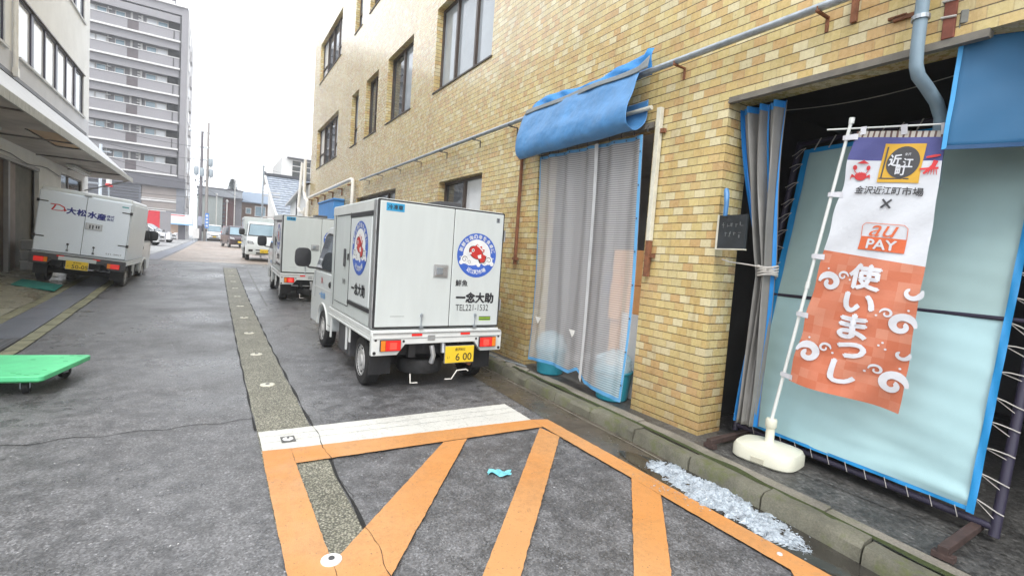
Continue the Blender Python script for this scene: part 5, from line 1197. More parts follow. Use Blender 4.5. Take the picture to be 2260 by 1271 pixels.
PB = Vector((0, 0, .33)); PT = Vector(RL((3.83, 1.705, 2.735))); pole_at = lambda z: PB.lerp(PT, (z - .112 - PB.z) / (PT.z - PB.z))
MB().cyl(tuple(PB), tuple(PT), .0135, .0115, n=12).build('pole', POLEW, t, smooth=True)
for z in (1.30, 1.52): p = pole_at(z); q = pole_at(z + .05); MB().cyl(tuple(p), tuple(q), .0165, n=12).build('pole_joint', POLEW, t, smooth=True)
MB().cyl(tuple(PT - Vector((0, 0, .02))), tuple(PT + (PT - PB).normalized() * .02), .018, n=12).build('pole_cap', POLEW, t, smooth=True)
b0 = Vector(RL((3.83, 1.86, 2.70))); b1 = Vector(RL((3.83, 1.10, 2.60)))
MB().cyl(tuple(b0), tuple(b1), .006, n=8).build('cross_bar', POLEW, t, smooth=True)
TL, TR, BL, BR = (Vector(RL(p)) for p in ((3.815, 1.655, 2.65), (3.83, 1.16, 2.57), (3.80, 1.93, .80), (3.79, 1.205, .77)))
def FL(u, v, o=0.0):
    p = TL.lerp(TR, u).lerp(BL.lerp(BR, u), v)
    q = .5 * (1 - cos(pi * v))
    x = p.x + .014 * sin(u * 7 + v * 2.5) * (.4 + v) + .010 * sin(v * 13 + u * 3) * u + .004 * sin(v * 41 + u * 13) - .05 * max(0, u - .5) * q + .018 * math.exp(-((u * .9 + (v - .22) * 3.2) ** 2) * 18) - .03 * max(0, v - .86) / .14 * sin(u * 6.5)
    x += .012 * math.exp(-((v - .93 + .25 * (u - .6)) ** 2) * 900) * max(0, u - .3)
    y = p.y + (.02 * sin(pi * v * 5) ** 2) * (1 - u) * .6; z = p.z - .012 * sin(pi * u) * (v > .5) * (v - .5)
    return (x - o, y, z)
m, tt, pp, ob = newmat('banner_cloth'); uvn = node(tt, 'ShaderNodeUVMap'); s = node(tt, 'ShaderNodeSeparateXYZ'); tt.links.new(uvn.outputs[0], s.inputs[0])
U, V = s.outputs[0], s.outputs[1]
chk = node(tt, 'ShaderNodeTexWhiteNoise', noise_dimensions='2D'); cb = node(tt, 'ShaderNodeCombineXYZ'); tt.links.new(mathn(tt, 'FLOOR', mathn(tt, 'MULTIPLY', U, 10)), cb.inputs[0]); tt.links.new(mathn(tt, 'FLOOR', mathn(tt, 'MULTIPLY', V, 28)), cb.inputs[1]); tt.links.new(cb.outputs[0], chk.inputs[0])
org = ramp(tt, chk.outputs[0], [(0, (.53, .15, .075, 1)), (.5, (.56, .18, .10, 1)), (1, (.60, .25, .16, 1))])
c = mixc(tt, mathn(tt, 'GREATER_THAN', V, mathn(tt, 'ADD', mathn(tt, 'MULTIPLY', U, .02), .452)), (.62, .64, .68, 1), org)
c = mixc(tt, mathn(tt, 'LESS_THAN', V, .105), c, (.085, .09, .26, 1)); c = mixc(tt, mathn(tt, 'LESS_THAN', V, .022), c, (.45, .42, .38, 1))
c = mixc(tt, mathn(tt, 'MULTIPLY', mathn(tt, 'LESS_THAN', V, .022), mathn(tt, 'LESS_THAN', mathn(tt, 'FRACT', mathn(tt, 'MULTIPLY', U, 15)), .35)), c, (.12, .07, .06, 1))
tt.links.new(c, pp.inputs['Base Color']); pp.inputs['Roughness'].default_value = .75
CLOTH = m
tt.links.new(bumpn(tt, noise(tt, ob, 7, 6, .6), .35, .02), pp.inputs['Normal'])
fo = MB().grid(lambda u, v: FL(u, v), 60, 160).build('cloth', CLOTH, t, smooth=True)
uvl = fo.data.uv_layers.new(name='UVMap')
for lp in fo.data.loops:
    vi = lp.vertex_index; uvl.data[lp.index].uv = ((vi % 61) / 60, (vi // 61) / 160)
AW, AH = .60, 1.83   # nominal cloth size, for keeping letters square
FP = lambda k: (lambda a, b: FL(a / AW, 1 - b / AH, .004 + .0012 * k))   # a: metres from the pole edge, b: metres up from the hem
vv = lambda v: AH * (1 - v)
# letters are cut finer so that they follow the cloth
_orgput = put_text
def ft(mb, body, u, v, h=None, w=None, bold=.03, k=3, rot=0, italic=0): put_text(mb, body, FP(k), u * AW, vv(v), w=w, h=h, bold=bold, rot=rot, italic=italic)
BANW = pm('banner_white_ink', (.66, .67, .71), .7); BANO = pm('banner_orange_ink', (.66, .14, .05), .7); BANR = pm('banner_red_ink', (.60, .045, .05), .7); BANK = pm('banner_grey_ink', (.065, .065, .07), .7); BANY = pm('banner_yellow_ink', (.62, .36, .04), .7)
mb = MB()
for ch, v_, u_ in (('使', .535, .50), ('い', .635, .50), ('ま', .725, .50), ('っ', .815, .52), ('し', .905, .49)): ft(mb, ch, u_, v_, h={'い': .125, 'っ': .10, 'し': .155}.get(ch, .165), bold=.042, w={'い': .17, 'っ': .145, 'し': .12, 'ま': .145}.get(ch, .175))
mb.build('big_lettering', BANW, t)
def wave(u, v, r, fl):
    mb = MB()
    swirl(mb, FP(2), u * AW, vv(v), r, fl, 1.15, 0 if fl > 0 else pi, .62); swirl(mb, FP(2), u * AW - fl * r * 1.2, vv(v) + r * .9, r * .5, -fl, 1.1, pi if fl > 0 else 0, .42)
    disc(mb, FP(2), u * AW - fl * r * 1.9, vv(v) + r * .6, r * .10, 8); disc(mb, FP(2), u * AW + fl * r * .3, vv(v) + r * 1.5, r * .10, 8); mb.build('wave_motif', BANW, t)
wave(.15, .575, .066, -1); wave(.13, .865, .075, -1); wave(.90, .69, .07, 1); wave(.90, .905, .075, 1)
mb = MB()
swirl(mb, FP(2), .93 * AW, vv(.565), .06, -1, .7, .3, .5); mb.build('small_wave_motif', BANW, t); mb = MB(); swirl(mb, FP(2), .93 * AW, vv(.79), .045, -1, .7, .3, .5)
mb.build('small_wave_motif', BANW, t)
for du, dv in ((0, 0), (.06, .01), (.03, -.012)): mb = MB(); disc(mb, FP(2), (.74 + du) * AW, vv(.775 + dv), .007, 8); mb.build('spray_dot', BANW, t)
# payment logo
mb = MB(); x0, x1 = .36 * AW, .80 * AW; y0, y1 = vv(.435), vv(.335); ym = vv(.385)
mb.grid(lambda a, b: FP(1)(x0 + (x1 - x0) * a, y0 + (ym - y0) * b), 8, 4)
mb.build('logo_block', BANO, t)
mb = MB(); stroke(mb, FP(2), [(x0, ym), (x0, y1 - .02), (x0 + .02, y1)] + [(x0 + (x1 - x0) * i / 6, y1) for i in range(1, 6)] + [(x1 - .02, y1), (x1, y1 - .02), (x1, ym)], .004); ft(mb, 'au', .58, .362, w=.17, h=.075, bold=.0, italic=.35); mb.build('logo_outline', BANO, t)
mb = MB(); ft(mb, 'PAY', .58, .411, w=.165, h=.062, bold=.03); mb.build('logo_lettering', BANW, t)
mb = MB(); ft(mb, '×', .555, .262, h=.065, bold=.0); mb.build('cross_mark', BANK, t)
mb = MB(); ft(mb, '金沢近江町市場', .52, .215, w=.43, h=.052, bold=.02); mb.build('market_lettering', BANK, t)
# market emblem
mb = MB(); x0, x1, y0, y1 = .38 * AW, .82 * AW, vv(.185), vv(.045)
mb.grid(lambda a, b: FP(1)(x0 + (x1 - x0) * a, y0 + (y1 - y0) * b), 8, 10)
mb.build('emblem_square', BANY, t)
mb = MB(); disc(mb, FP(3), .62 * AW, vv(.112), .105, 30, rings=6); mb.quad(*[FP(2)(a, b) for a, b in ((x0 + .018, y0 + .03), (x0 + .028, y0 + .03), (x0 + .028, y1 - .02), (x0 + .018, y1 - .02))]); mb.quad(*[FP(2)(a, b) for a, b in ((x0 + .008, y0 + .022), (x1 - .06, y0 + .022), (x1 - .06, y0 + .03), (x0 + .008, y0 + .03))]); mb.build('emblem_disc', BANK, t)
mb = MB(); ft(mb, '近', .54, .105, h=.075, k=6, bold=.03); ft(mb, '江', .68, .115, h=.06, k=6, bold=.03); ft(mb, '町', .62, .142, h=.06, k=6, bold=.03); ft(mb, '金沢', .66, .083, h=.018, k=6, bold=.0); mb.build('emblem_lettering', BANW, t)
# red crab and the red prawn beside the emblem
mb = MB(); cx, cy = .175 * AW, vv(.165); disc(mb, FP(2), cx, cy, .042, 18, ry=.028)
for s in (-1, 1):
    for k in range(4): a = -.55 + k * .32; stroke(mb, FP(2), [(cx + s * .035, cy - .004), (cx + s * (.062), cy + .018 * (a + .4)), (cx + s * (.068), cy - .012 + .022 * a)], [.006, .005, .002])
    stroke(mb, FP(2), [(cx + s * .028, cy + .018), (cx + s * .045, cy + .036), (cx + s * .042, cy + .05)], .006); disc(mb, FP(2), cx + s * .044, cy + .060, .014, 10, ry=.017)
for k in range(9): a = pi * (.15 + .7 * k / 8); stroke(mb, FP(2), [(cx + .04 * cos(a), cy + .026 * sin(a)), (cx + .046 * cos(a), cy + .033 * sin(a))], .005)
mb.build('red_crab', BANR, t); mb = MB(); mb.add([FP(2)(cx + a, cy + b) for a, b in ((-.035, .088), (.045, .088), (.012, .108), (.008, .114), (.0, .108))], [(0, 1, 2, 3, 4)])
mb.build('red_roof_mark', BANR, t); mb = MB()
cx = .90 * AW; cy = vv(.135)
stroke(mb, FP(5), [(cx - .03, cy + .075), (cx + .02, cy + .085), (cx + .05, cy + .09)], [.012, .018, .01]); stroke(mb, FP(5), [(cx + .03, cy + .055), (cx + .02, cy + .02), (cx - .01, cy - .01), (cx - .03, cy - .03)], [.03, .026, .018, .01])
stroke(mb, FP(5), [(cx - .055, cy - .002), (cx, cy + .004), (cx + .05, cy + .008)], .013)
for k in range(5): stroke(mb, FP(5), [(cx - .01 + k * .012, cy), (cx - .02 + k * .016, cy - .035)], [.006, .003])
mb.build('red_prawn', BANR, t)
# loops to the pole and cross bar
mb = MB(); LOOP = pm('loop_tape', (.62, .62, .66), .7)
for v_ in (.02, .235, .48, .72, .985):
    mb = MB()
    e = Vector(FL(.0, v_)); z_ = e.z + .112; p = pole_at(z_ + .0)
    a = (e.y - p.y)
    mb.add([tuple(e + Vector((-.006, .004, .02))), tuple(e + Vector((-.006, .0, -.02))), (p.x - .017, p.y + .012, p.z - .012), (p.x - .017, p.y + .012, p.z + .02), (p.x - .014, p.y + .02, p.z - .012), (p.x - .014, p.y + .02, p.z + .02)], [(0, 1, 2, 3), (3, 2, 4, 5)])
    mb.cyl((p.x, p.y, p.z - .012), (p.x, p.y, p.z + .02), .019, n=10, caps=False)
    e2 = Vector(FL(.035, v_)); 
    mb.add([tuple(e + Vector((-.006, .004, .02))), tuple(e + Vector((-.006, .0, -.02))), tuple(e2 + Vector((-.006, 0, -.02))), tuple(e2 + Vector((-.006, 0, .02)))], [(0, 1, 2, 3)]); mb.build('loop', LOOP, t)
for u_ in (.08, .55, .97):
    e = Vector(FL(u_, .012)); bz = b0.lerp(b1, (b0.y - e.y) / (b0.y - b1.y))
    mb = MB(); mb.add([tuple(e + Vector((-.004, .018, 0))), tuple(e + Vector((-.004, -.018, 0))), (bz.x - .008, bz.y - .018, bz.z + .008), (bz.x - .008, bz.y + .018, bz.z + .008)], [(0, 1, 2, 3)]); mb.build('loop', LOOP, t)
# ============================================================ left building with the long awning
LXW = -4.2
WALLC = pm('cream_render', (0.74, 0.74, 0.72), 0.8, 0, 1.5, 0.08, 0.15, 30)
WALLG = pm('pale_grey_render', (0.56, 0.57, 0.60), 0.8, 0, 1.2, 0.10, 0.15, 30)
bl = thing('white_building', 'pale rendered building on the left with a strip window above a sloping awning', 'building', (LXW, 15, 0))
def atl(o): o.location = (-LXW, -15, 0); return o
YA, YB, HL = 3.0, 24.9, 10.5
lw = [(17.0, 24.0, 5.68, 7.15), (8.5, 16.1, 5.68, 7.15), (17.0, 24.0, 9.05, 10.3), (8.5, 16.1, 9.05, 10.3), (10.0, 18.7, .1, 3.15), (21.0, 23.9, 1.2, 3.3)]
mb = MB()
def cells2(mb, X, hs, z0, z1, y0, y1):
    ys = sorted({y0, y1} | {h[0] for h in hs} | {h[1] for h in hs}); zs = sorted({z0, z1} | {h[2] for h in hs if z0 < h[2] < z1} | {h[3] for h in hs if z0 < h[3] < z1})
    for i in range(len(ys) - 1):
        for j in range(len(zs) - 1):
            cy, cz = (ys[i] + ys[i + 1]) / 2, (zs[j] + zs[j + 1]) / 2
            if any(h[0] < cy < h[1] and h[2] < cz < h[3] for h in hs): continue
            mb.quad((X, ys[i], zs[j]), (X, ys[i], zs[j + 1]), (X, ys[i + 1], zs[j + 1]), (X, ys[i + 1], zs[j]))
mb.mi = 0; cells2(mb, LXW, lw, 5.66, HL, YA, YB); mb.mi = 1; cells2(mb, LXW, lw, 3.6, 5.66, YA, YB); mb.mi = 0; cells2(mb, LXW, lw, -.1, 3.6, YA, YB)
for h in lw:
    d = .14 if h[3] - h[2] < 2.5 else .10
    mb.quad((LXW, h[0], h[2]), (LXW, h[0], h[3]), (LXW - d, h[0], h[3]), (LXW - d, h[0], h[2])); mb.quad((LXW, h[1], h[2]), (LXW - d, h[1], h[2]), (LXW - d, h[1], h[3]), (LXW, h[1], h[3]))
    mb.quad((LXW, h[0], h[3]), (LXW, h[1], h[3]), (LXW - d, h[1], h[3]), (LXW - d, h[0], h[3])); mb.quad((LXW, h[0], h[2]), (LXW - d, h[0], h[2]), (LXW - d, h[1], h[2]), (LXW, h[1], h[2]))
mb.quad((LXW, YB, -.1), (LXW, YB, HL), (LXW - 9, YB, HL), (LXW - 9, YB, -.1)); mb.quad((LXW, YA, -.1), (LXW - 9, YA, -.1), (LXW - 9, YA, HL), (LXW, YA, HL)); mb.quad((LXW, YA, HL), (LXW - 9, YA, HL), (LXW - 9, YB, HL), (LXW, YB, HL)); mb.quad((LXW - 9, YA, -.1), (LXW - 9, YB, -.1), (LXW - 9, YB, HL), (LXW - 9, YA, HL))
atl(mb.build('wall', [WALLC, WALLG], bl))
FRD = pm('dark_violet_frame', (.05, .045, .07), .4, .3); SILW = pm('pale_sill', (.5, .5, .49), .6, 0, 4, .15)
for (a, b, z0, z1) in lw[:4]:
    f = MB(); x = LXW - .08
    f.box(x, x + .05, a, b, z0, z0 + .04); f.box(x, x + .05, a, b, z1 - .05, z1); f.box(x, x + .05, a, a + .05, z0, z1); f.box(x, x + .05, b - .05, b, z0, z1)
    n = 6
    for i in range(1, n): y = a + (b - a) * i / n; wd = .10 if i % 2 else .045; f.box(x, x + .06, y - wd, y + wd, z0, z1)
    fw = atl(f.build('window', FRD, bl)); g = MB()
    for i in range(n): g.mi = 1 if i == n - 1 else 0; g.quad((x + .02, a + (b - a) * i / n, z0), (x + .02, a + (b - a) * i / n, z1), (x + .02, a + (b - a) * (i + 1) / n, z1), (x + .02, a + (b - a) * (i + 1) / n, z0))
    g.build('pane', [GLASSW, GLASSL], fw)
    atl(MB().box(LXW - .02, LXW + .06, a - .05, b + .05, z0 - .06, z0).build('window_sill', SILW, bl)); atl(MB().box(LXW - .02, LXW + .05, a - .05, b + .05, z1, z1 + .04).build('window_hood', BRONZE, bl))
# lower dark window
f = MB(); x = LXW - .08; a, b, z0, z1 = lw[5]
f.box(x, x + .05, a, b, z0, z0 + .05).box(x, x + .05, a, b, z1 - .05, z1).box(x, x + .05, a, a + .05, z0, z1).box(x, x + .05, b - .05, b, z0, z1).box(x, x + .05, 22.0, 22.1, z0, z1)
fw = atl(f.build('window', BRONZE, bl)); g = MB(); g.mi = 0; g.quad((x + .02, a, z0), (x + .02, a, z1), (x + .02, 22, z1), (x + .02, 22, z0)); g.mi = 1; g.quad((x + .02, 22, z0), (x + .02, 22, z1), (x + .02, b, z1), (x + .02, b, z0)); g.build('pane', [GLASSL, GLASS], fw)
# sliding door front
DBR = pm('dull_brown_door', (.24, .18, .14), .6, 0, 3, .25); DGR = pm('dull_grey_post', (.30, .29, .28), .5, .2, 5, .15); PINKW = pm('pinkish_door_panel', (.48, .42, .40), .6, 0, 3, .1)
x = LXW - .08
atl(MB().box(x, x + .03, 10.0, 15.4, .1, 3.15).build('door_panel', PINKW, bl)); atl(MB().box(x - .05, x - .02, 15.4, 17.2, .1, 3.15).build('door_panel', DBR, bl)); atl(MB().box(x - .10, x - .07, 17.2, 18.7, .1, 3.15).build('door_panel', pm('dark_olive_door', (.13, .12, .09), .7, 0, 3, .3), bl))
m = MB()
for y in (10.05, 12.2, 14.3, 15.4, 16.35): m.box(x, x + .09, y - .06, y + .06, .12, 3.15)
m.box(x, x + .10, 10, 18.7, 3.06, 3.148); m.box(x, x + .11, 10, 18.7, .12, .2); atl(m.build('door_frame', DGR, bl, bevel=.006))
dw = atl(MB().box(x + .03, x + .045, 12.5, 14.1, 1.0, 2.9).build('door_window', GLASS, bl))
# crates by the door
LCR = pm('pale_crate', (.4, .4, .38), .6, 0, 5, .15)
for i, lb in enumerate(['pale plastic crate on the apron, bottom of the stack beside the tilted truck', 'pale plastic crate in the middle of the stack beside the tilted truck', 'pale plastic crate on top of the stack beside the tilted truck']):
    zz = G(17.5) + .12 + .26 * i
    t = thing('crate', lb, 'crate', (-3.95, 17.4 + .04 * i, zz), group='pale crates stacked beside the tilted truck')
    MB().box(-.2, .2, -.45, .45, 0, .22).build('tray', LCR, t, bevel=.01); MB().box(-.215, .215, -.465, .465, .19, .235).build('rim', pm('pale_crate_rim', (.5, .5, .47), .6), t, bevel=.008)
# rain pipe
t = thing('downpipe', 'thin white downpipe between the two strip windows of the left building', 'downpipe', (LXW + .06, 16.55, 5.0))
MB().cyl((0, 0, .25), (0, 0, 5.4), .05, n=12).build('pipe', PVCW, t, smooth=True); MB().box(-.05, .06, -.07, .07, .1, .3).build('foot', PVCW, t); MB().box(-.06, .01, -.075, .075, 2.0, 2.04).box(-.06, .01, -.075, .075, 3.6, 3.64).build('clamp', STEEL, t)
# awning
AWT = pm('white_awning_sheet', (0.60, 0.61, 0.63), 0.45, 0, 1.2, 0.10); AWF = pm('stained_awning_edge', (0.42, 0.43, 0.41), 0.6, 0, 5, 0.3, stretch=(1, 6, 1)); AWU = pm('stained_awning_ceiling', (0.50, 0.45, 0.41), 0.8, 0, 0.8, 0.4)
t = thing('awning', 'long sloping white awning with a stained edge along the left building', 'awning', (-3.5, 15, 3.6))
XF, ZF, ZW = -2.78, 3.62, 5.05; ya, yb_ = -9.0, 9.4; xw = LXW + 3.5; xf = XF + 3.5
mb = MB(); mb.add([(xw, ya, ZW - 3.6), (xf, ya, 0.02), (xf, yb_, 0.02), (xw, yb_, ZW - 3.6), (xw, ya, ZW - 3.64), (xf, ya, -.02), (xf, yb_, -.02), (xw, yb_, ZW - 3.64)], [(0, 1, 2, 3), (4, 7, 6, 5), (0, 3, 7, 4), (3, 2, 6, 7), (0, 4, 5, 1)]); mb.build('top_sheet', AWT, t)
m = MB(); y = ya
while y < yb_ - .1: m.box(xf - .01, xf + .025, y + .004, min(y + .95, yb_) - .004, -.12, .045); y += .95
m.build('front_edge', AWF, t, bevel=.006)
MB().box(xw, xw + .03, ya, yb_, ZW - 3.6, ZW - 3.5).build('flashing', pm('dark_flashing', (.07, .07, .08), .5), t)
# ceiling with one torn out panel
m = MB(); zc = -.08
for (a, b, x0, x1) in ((ya, -1.2, xw, xf - .02), (-1.2, 1.2, xw, xf - .55), (1.2, yb_, xw, xf - .02)): m.quad((x0, a, zc), (x0, b, zc), (x1, b, zc), (x1, a, zc))
m.build('ceiling', AWU, t); MB().box(xf - .55, xf - .02, -1.2, 1.2, zc + .03, zc + .05).build('patched_panel', pm('tan_board', (.50, .34, .20), .7, 0, 3, .12), t)
for i in range(5): y = ya + 2.2 + i * 3.4; MB().box(xw, xf - .01, y - .015, y + .015, zc - .035, zc - .002).build('batten', pm('grey_brown_batten', (.16, .14, .13), .8, 0, 4, .3), t)
MB().tube([(xw + .02, yb_ - .2, -.62), (xf - .05, yb_ - .15, -.05)], .022, 8).build('stay', DGR, t, smooth=True)
MB().quad((xw, yb_, zc), (xf, yb_, -.02), (xw, yb_, ZW - 3.64)).build('end_panel', AWT, t)
TUBEM = pm('fluorescent_fitting', (.55, .55, .52), .5, 0, 4, .1)
for (y, lb) in ((12.6, 'unlit fluorescent fitting under the awning, at the left edge above the sliding doors'), (21.0, 'unlit fluorescent fitting under the far end of the awning, above the tilted truck')):
    t = thing('fluorescent_lamp', lb, 'lamp', (-3.75, y, 3.42), group='unlit lamps under the awning')
    MB().box(-.10, .10, -1.2, 1.2, .0, .05).prism([(-.04, 0), (.04, 0), (.02, -.05), (-.02, -.05)], 'y', -1.2, 1.2).build('housing', TUBEM, t); MB().cyl((.06, -1.15, -.03), (.06, 1.15, -.03), .016, n=8).cyl((-.06, -1.15, -.03), (-.06, 1.15, -.03), .016, n=8).build('tube', pm('tube_glass', (.7, .7, .68), .3), t)
o = MB().tube([(-4.14, 12.0 + i * .6, 3.18 + .05 * sin(i * 1.2)) for i in range(16)], .012, 5).build('cable', BLACKP); tag(o, 'slack black cable clipped under the awning of the left building', 'cable')
# ============================================================ apartment tower and everything beyond the crossing
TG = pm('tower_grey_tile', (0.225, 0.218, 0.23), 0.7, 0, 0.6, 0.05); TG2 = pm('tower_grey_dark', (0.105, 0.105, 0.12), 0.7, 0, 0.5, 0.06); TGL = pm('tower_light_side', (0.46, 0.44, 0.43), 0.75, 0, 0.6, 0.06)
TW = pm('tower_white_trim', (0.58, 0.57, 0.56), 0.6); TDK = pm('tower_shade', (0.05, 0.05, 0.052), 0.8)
tw = thing('apartment_tower', 'tall grey apartment tower with rows of balconies behind the left building', 'building', (-12, 66, 1))
def att(o): o.location = (12, -66, -1); return o
X0, X1, YF = -30.0, -2.95, 66.0
mb = MB(); mb.box(X0, X1, YF + 1.0, YF + 15, .5, 26.6); att(mb.build('core', TG, tw))
mb = MB(); mb.box(X1 - .55, X1, YF - .05, YF + 1.5, .5, 26.3); mb.box(X0, X1 - .55, YF - .02, YF + 1.5, 25.4, 26.2); att(mb.build('corner_pier', TG, tw))
att(MB().box(X0, X1 + .02, YF - .25, YF + 1.2, 26.2, 26.32).box(X0, X1 - 1.2, YF + .1, YF + .3, 26.32, 26.7).build('roof_edge', TW, tw)); att(MB().box(-14, -6, YF + 3, YF + 9, 26.6, 28.8).build('roof_house', TG, tw)); att(MB().box(-4.6, -4.2, YF + 2, YF + 2.4, 26.6, 28.4).build('roof_vent', TG2, tw))
PIT = 2.9
for i in range(7):
    zb = 22.36 - PIT * i
    if i == 6: zb = 22.36 - PIT * 6
    m = MB(); m.box(X0, X1 - .62, YF - .28, YF + .02, zb + .03, zb + .20); m.box(X0, X1 - .62, YF - .06, YF + .1, zb + 1.26, zb + 1.33)
    if i < 6 or True: att(m.build('balcony_ledge', TW, tw))
    m = MB(); m.box(X0, -8.16, YF, YF + .15, zb + .20, zb + 1.26); m.box(-7.22, X1 - .62, YF, YF + .15, zb + .20, zb + 1.26); m.box(X0, X1 - .6, YF + .1, YF + 1.5, zb - .05, zb + .12); m.box(X0, X1 - .6, YF + .02, YF + .25, zb + PIT - .75, zb + PIT - .03) ; att(m.build('balcony', TG, tw))
    att(MB().box(-8.16, -7.22, YF + .03, YF + .09, zb + .20, zb + 1.22).build('balcony_screen', pm('smoky_screen', (.075, .06, .065), .3, 0, 1, .3), tw))
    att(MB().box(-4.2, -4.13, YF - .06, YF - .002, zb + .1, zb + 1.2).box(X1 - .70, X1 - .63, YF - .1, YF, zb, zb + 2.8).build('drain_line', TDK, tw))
    att(MB().box(-9.85, -9.5, YF + .5, YF + .9, zb + PIT - .98, zb + PIT - .9).build('balcony_lamp', TW, tw))
    yw = YF + .96
    specs = [(-11.6, -10.85, 0, GLASSW), (-10.8, -9.95, 0, GLASSB if i != 1 and i != 3 else GLASSW), (-9.27, -8.43, 0, GLASSB), (-6.66, -5.72, 0, GLASSB if i else GLASSW), (-5.70, -4.75, 0, GLASSW if i else GLASSB), (-16, -14, 0, GLASSB), (-20, -18, 0, GLASSW)]
    for a, b, _, g in specs:
        w_ = att(MB().box(a, b, yw - .03, yw + .02, zb + .2, zb + 2.12).build('window', TW, tw)); MB().box(a + .07, b - .07, yw - .045, yw - .03, zb + .25, zb + 2.05).build('pane', g, w_)
    m = MB(); m.box(-8.0, -7.82, yw - .1, yw, zb + .2, zb + 2.3); m.box(-7.1, -6.95, yw - .25, yw, zb + .2, zb + 2.2); m.box(-9.9, -9.8, yw - .06, yw, zb + .2, zb + 2.3); att(m.build('balcony_divider', TW, tw))
    m = MB()
    for q in (1.75, 2.05): m.box(-7.35, -7.12, yw - .2, yw, zb + q - .09, zb + q + .06)
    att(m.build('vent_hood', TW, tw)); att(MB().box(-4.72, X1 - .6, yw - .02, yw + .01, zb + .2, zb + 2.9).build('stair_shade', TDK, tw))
# right side of the tower
m = MB(); m.box(X1, X1 + .05, YF + .5, YF + 15, .5, 26.4); att(m.build('side_wall', TGL, tw))
for i in range(8):
    zb = 22.36 - PIT * i
    for y in (68.5, 75):
        w_ = att(MB().box(X1 + .05, X1 + .12, y, y + 1.5, zb + .9, zb + 2.2).build('window', TW, tw)); MB().box(X1 + .12, X1 + .13, y + .1, y + 1.4, zb + 1, zb + 2.1).build('pane', GLASS, w_)
    att(MB().box(X1 + .05, X1 + .25, 71.5, 73.5, zb - .05, zb + 1.1).build('side_balcony', TGL, tw))
# podium
att(MB().box(X0, X1 + .1, YF - .6, YF + 1.2, 6.6, 7.75).build('podium_band', TG2, tw)); att(MB().box(X0, -6.75, YF - .3, YF + 1.4, 3.6, 6.6).box(-3.6, X1 + .1, YF - .3, YF + 1.4, .5, 6.6).box(-12.5, X1 + .1, YF - 3.2, YF - .3, .5, 3.9).build('podium', pm('podium_grey', (.19, .20, .225), .7, 0, .6, .06), tw))
att(MB().box(-6.7, -3.6, YF - .2, YF + .2, 3.8, 6.6).build('shutter_panel', pm('beige_shutter', (.25, .22, .205), .6, 0, 1, .06), tw)); att(MB().box(-6.7, -3.6, YF - .24, YF - .2, 5.25, 5.32).box(-6.7, -3.6, YF - .24, YF - .2, 4.15, 4.22).build('shutter_rail', TW, tw))
m = MB()
for i in range(9): m.box(-12.4, -6.9, YF - .45, YF - .3, 3.9 + i * .3, 3.98 + i * .3)
att(m.build('louvre', TG2, tw))
# pieces in front of the podium
def simple(name, label, cat, parts, loc, rz=0, group=None):
    t = thing(name, label, cat, loc, rz, group)
    for pn_, mat, boxes in parts:
        m = MB()
        for b in boxes: m.box(*b)
        m.build(pn_, mat, t)
    return t
gz = G(60)
TANW = pm('tan_wall', (.42, .31, .24), .8, 0, 1, .1); REDP = pm('red_panel', (.5, .02, .035), .5)
simple('site_shed', 'tan site shed below the white banner beyond the car park', 'shed', [('wall', TANW, [(-1.2, .5, 0, 2, 0, 2.0)]), ('door', TG2, [(.5, 1.1, 0, .3, 0, 1.9)]), ('roof', TG2, [(-1.3, 1.2, -.1, 2.1, 2.0, 2.15)])], (-3.6, 60.6, gz))
t = thing('site_banner', 'white banner with red and blue lines on two posts beyond the car park', 'banner', (-2.93, 60, gz))
MB().box(-1.1, 1.1, -.02, .02, 1.52, 2.58).build('cloth', pm('banner_white', (.66, .67, .69), .7, 0, 2, .06), t); MB().box(-1.1, 1.1, -.03, -.021, 1.52, 1.62).build('blue_band', LBLUE, t); MB().box(-.9, .4, -.03, -.021, 2.42, 2.50).build('red_line', INKR, t)
m = MB()
for k, (a, b) in enumerate(((-.8, .7), (-.9, .8), (-.6, .9))): m.box(a, b, -.03, -.021, 2.22 - k * .2, 2.26 - k * .2)
m.build('faint_print', pm('pale_red_print', (.62, .45, .42), .7), t); MB().box(-1.14, -1.08, -.03, .03, 0, 2.6).box(1.08, 1.14, -.03, .03, 0, 2.6).build('post', STEEL, t)
simple('red_hoarding', 'bright red hoarding panel just right of the tilted truck', 'hoarding', [('panel', REDP, [(-.95, .45, -.03, .03, .9, 2.65)]), ('cap', TW, [(-.95, .9, -.05, .05, 2.65, 2.72)]), ('grey_panel', TG, [(.47, 1.3, .0, .05, .2, 2.6)])], (-4.75, 56, G(56)))
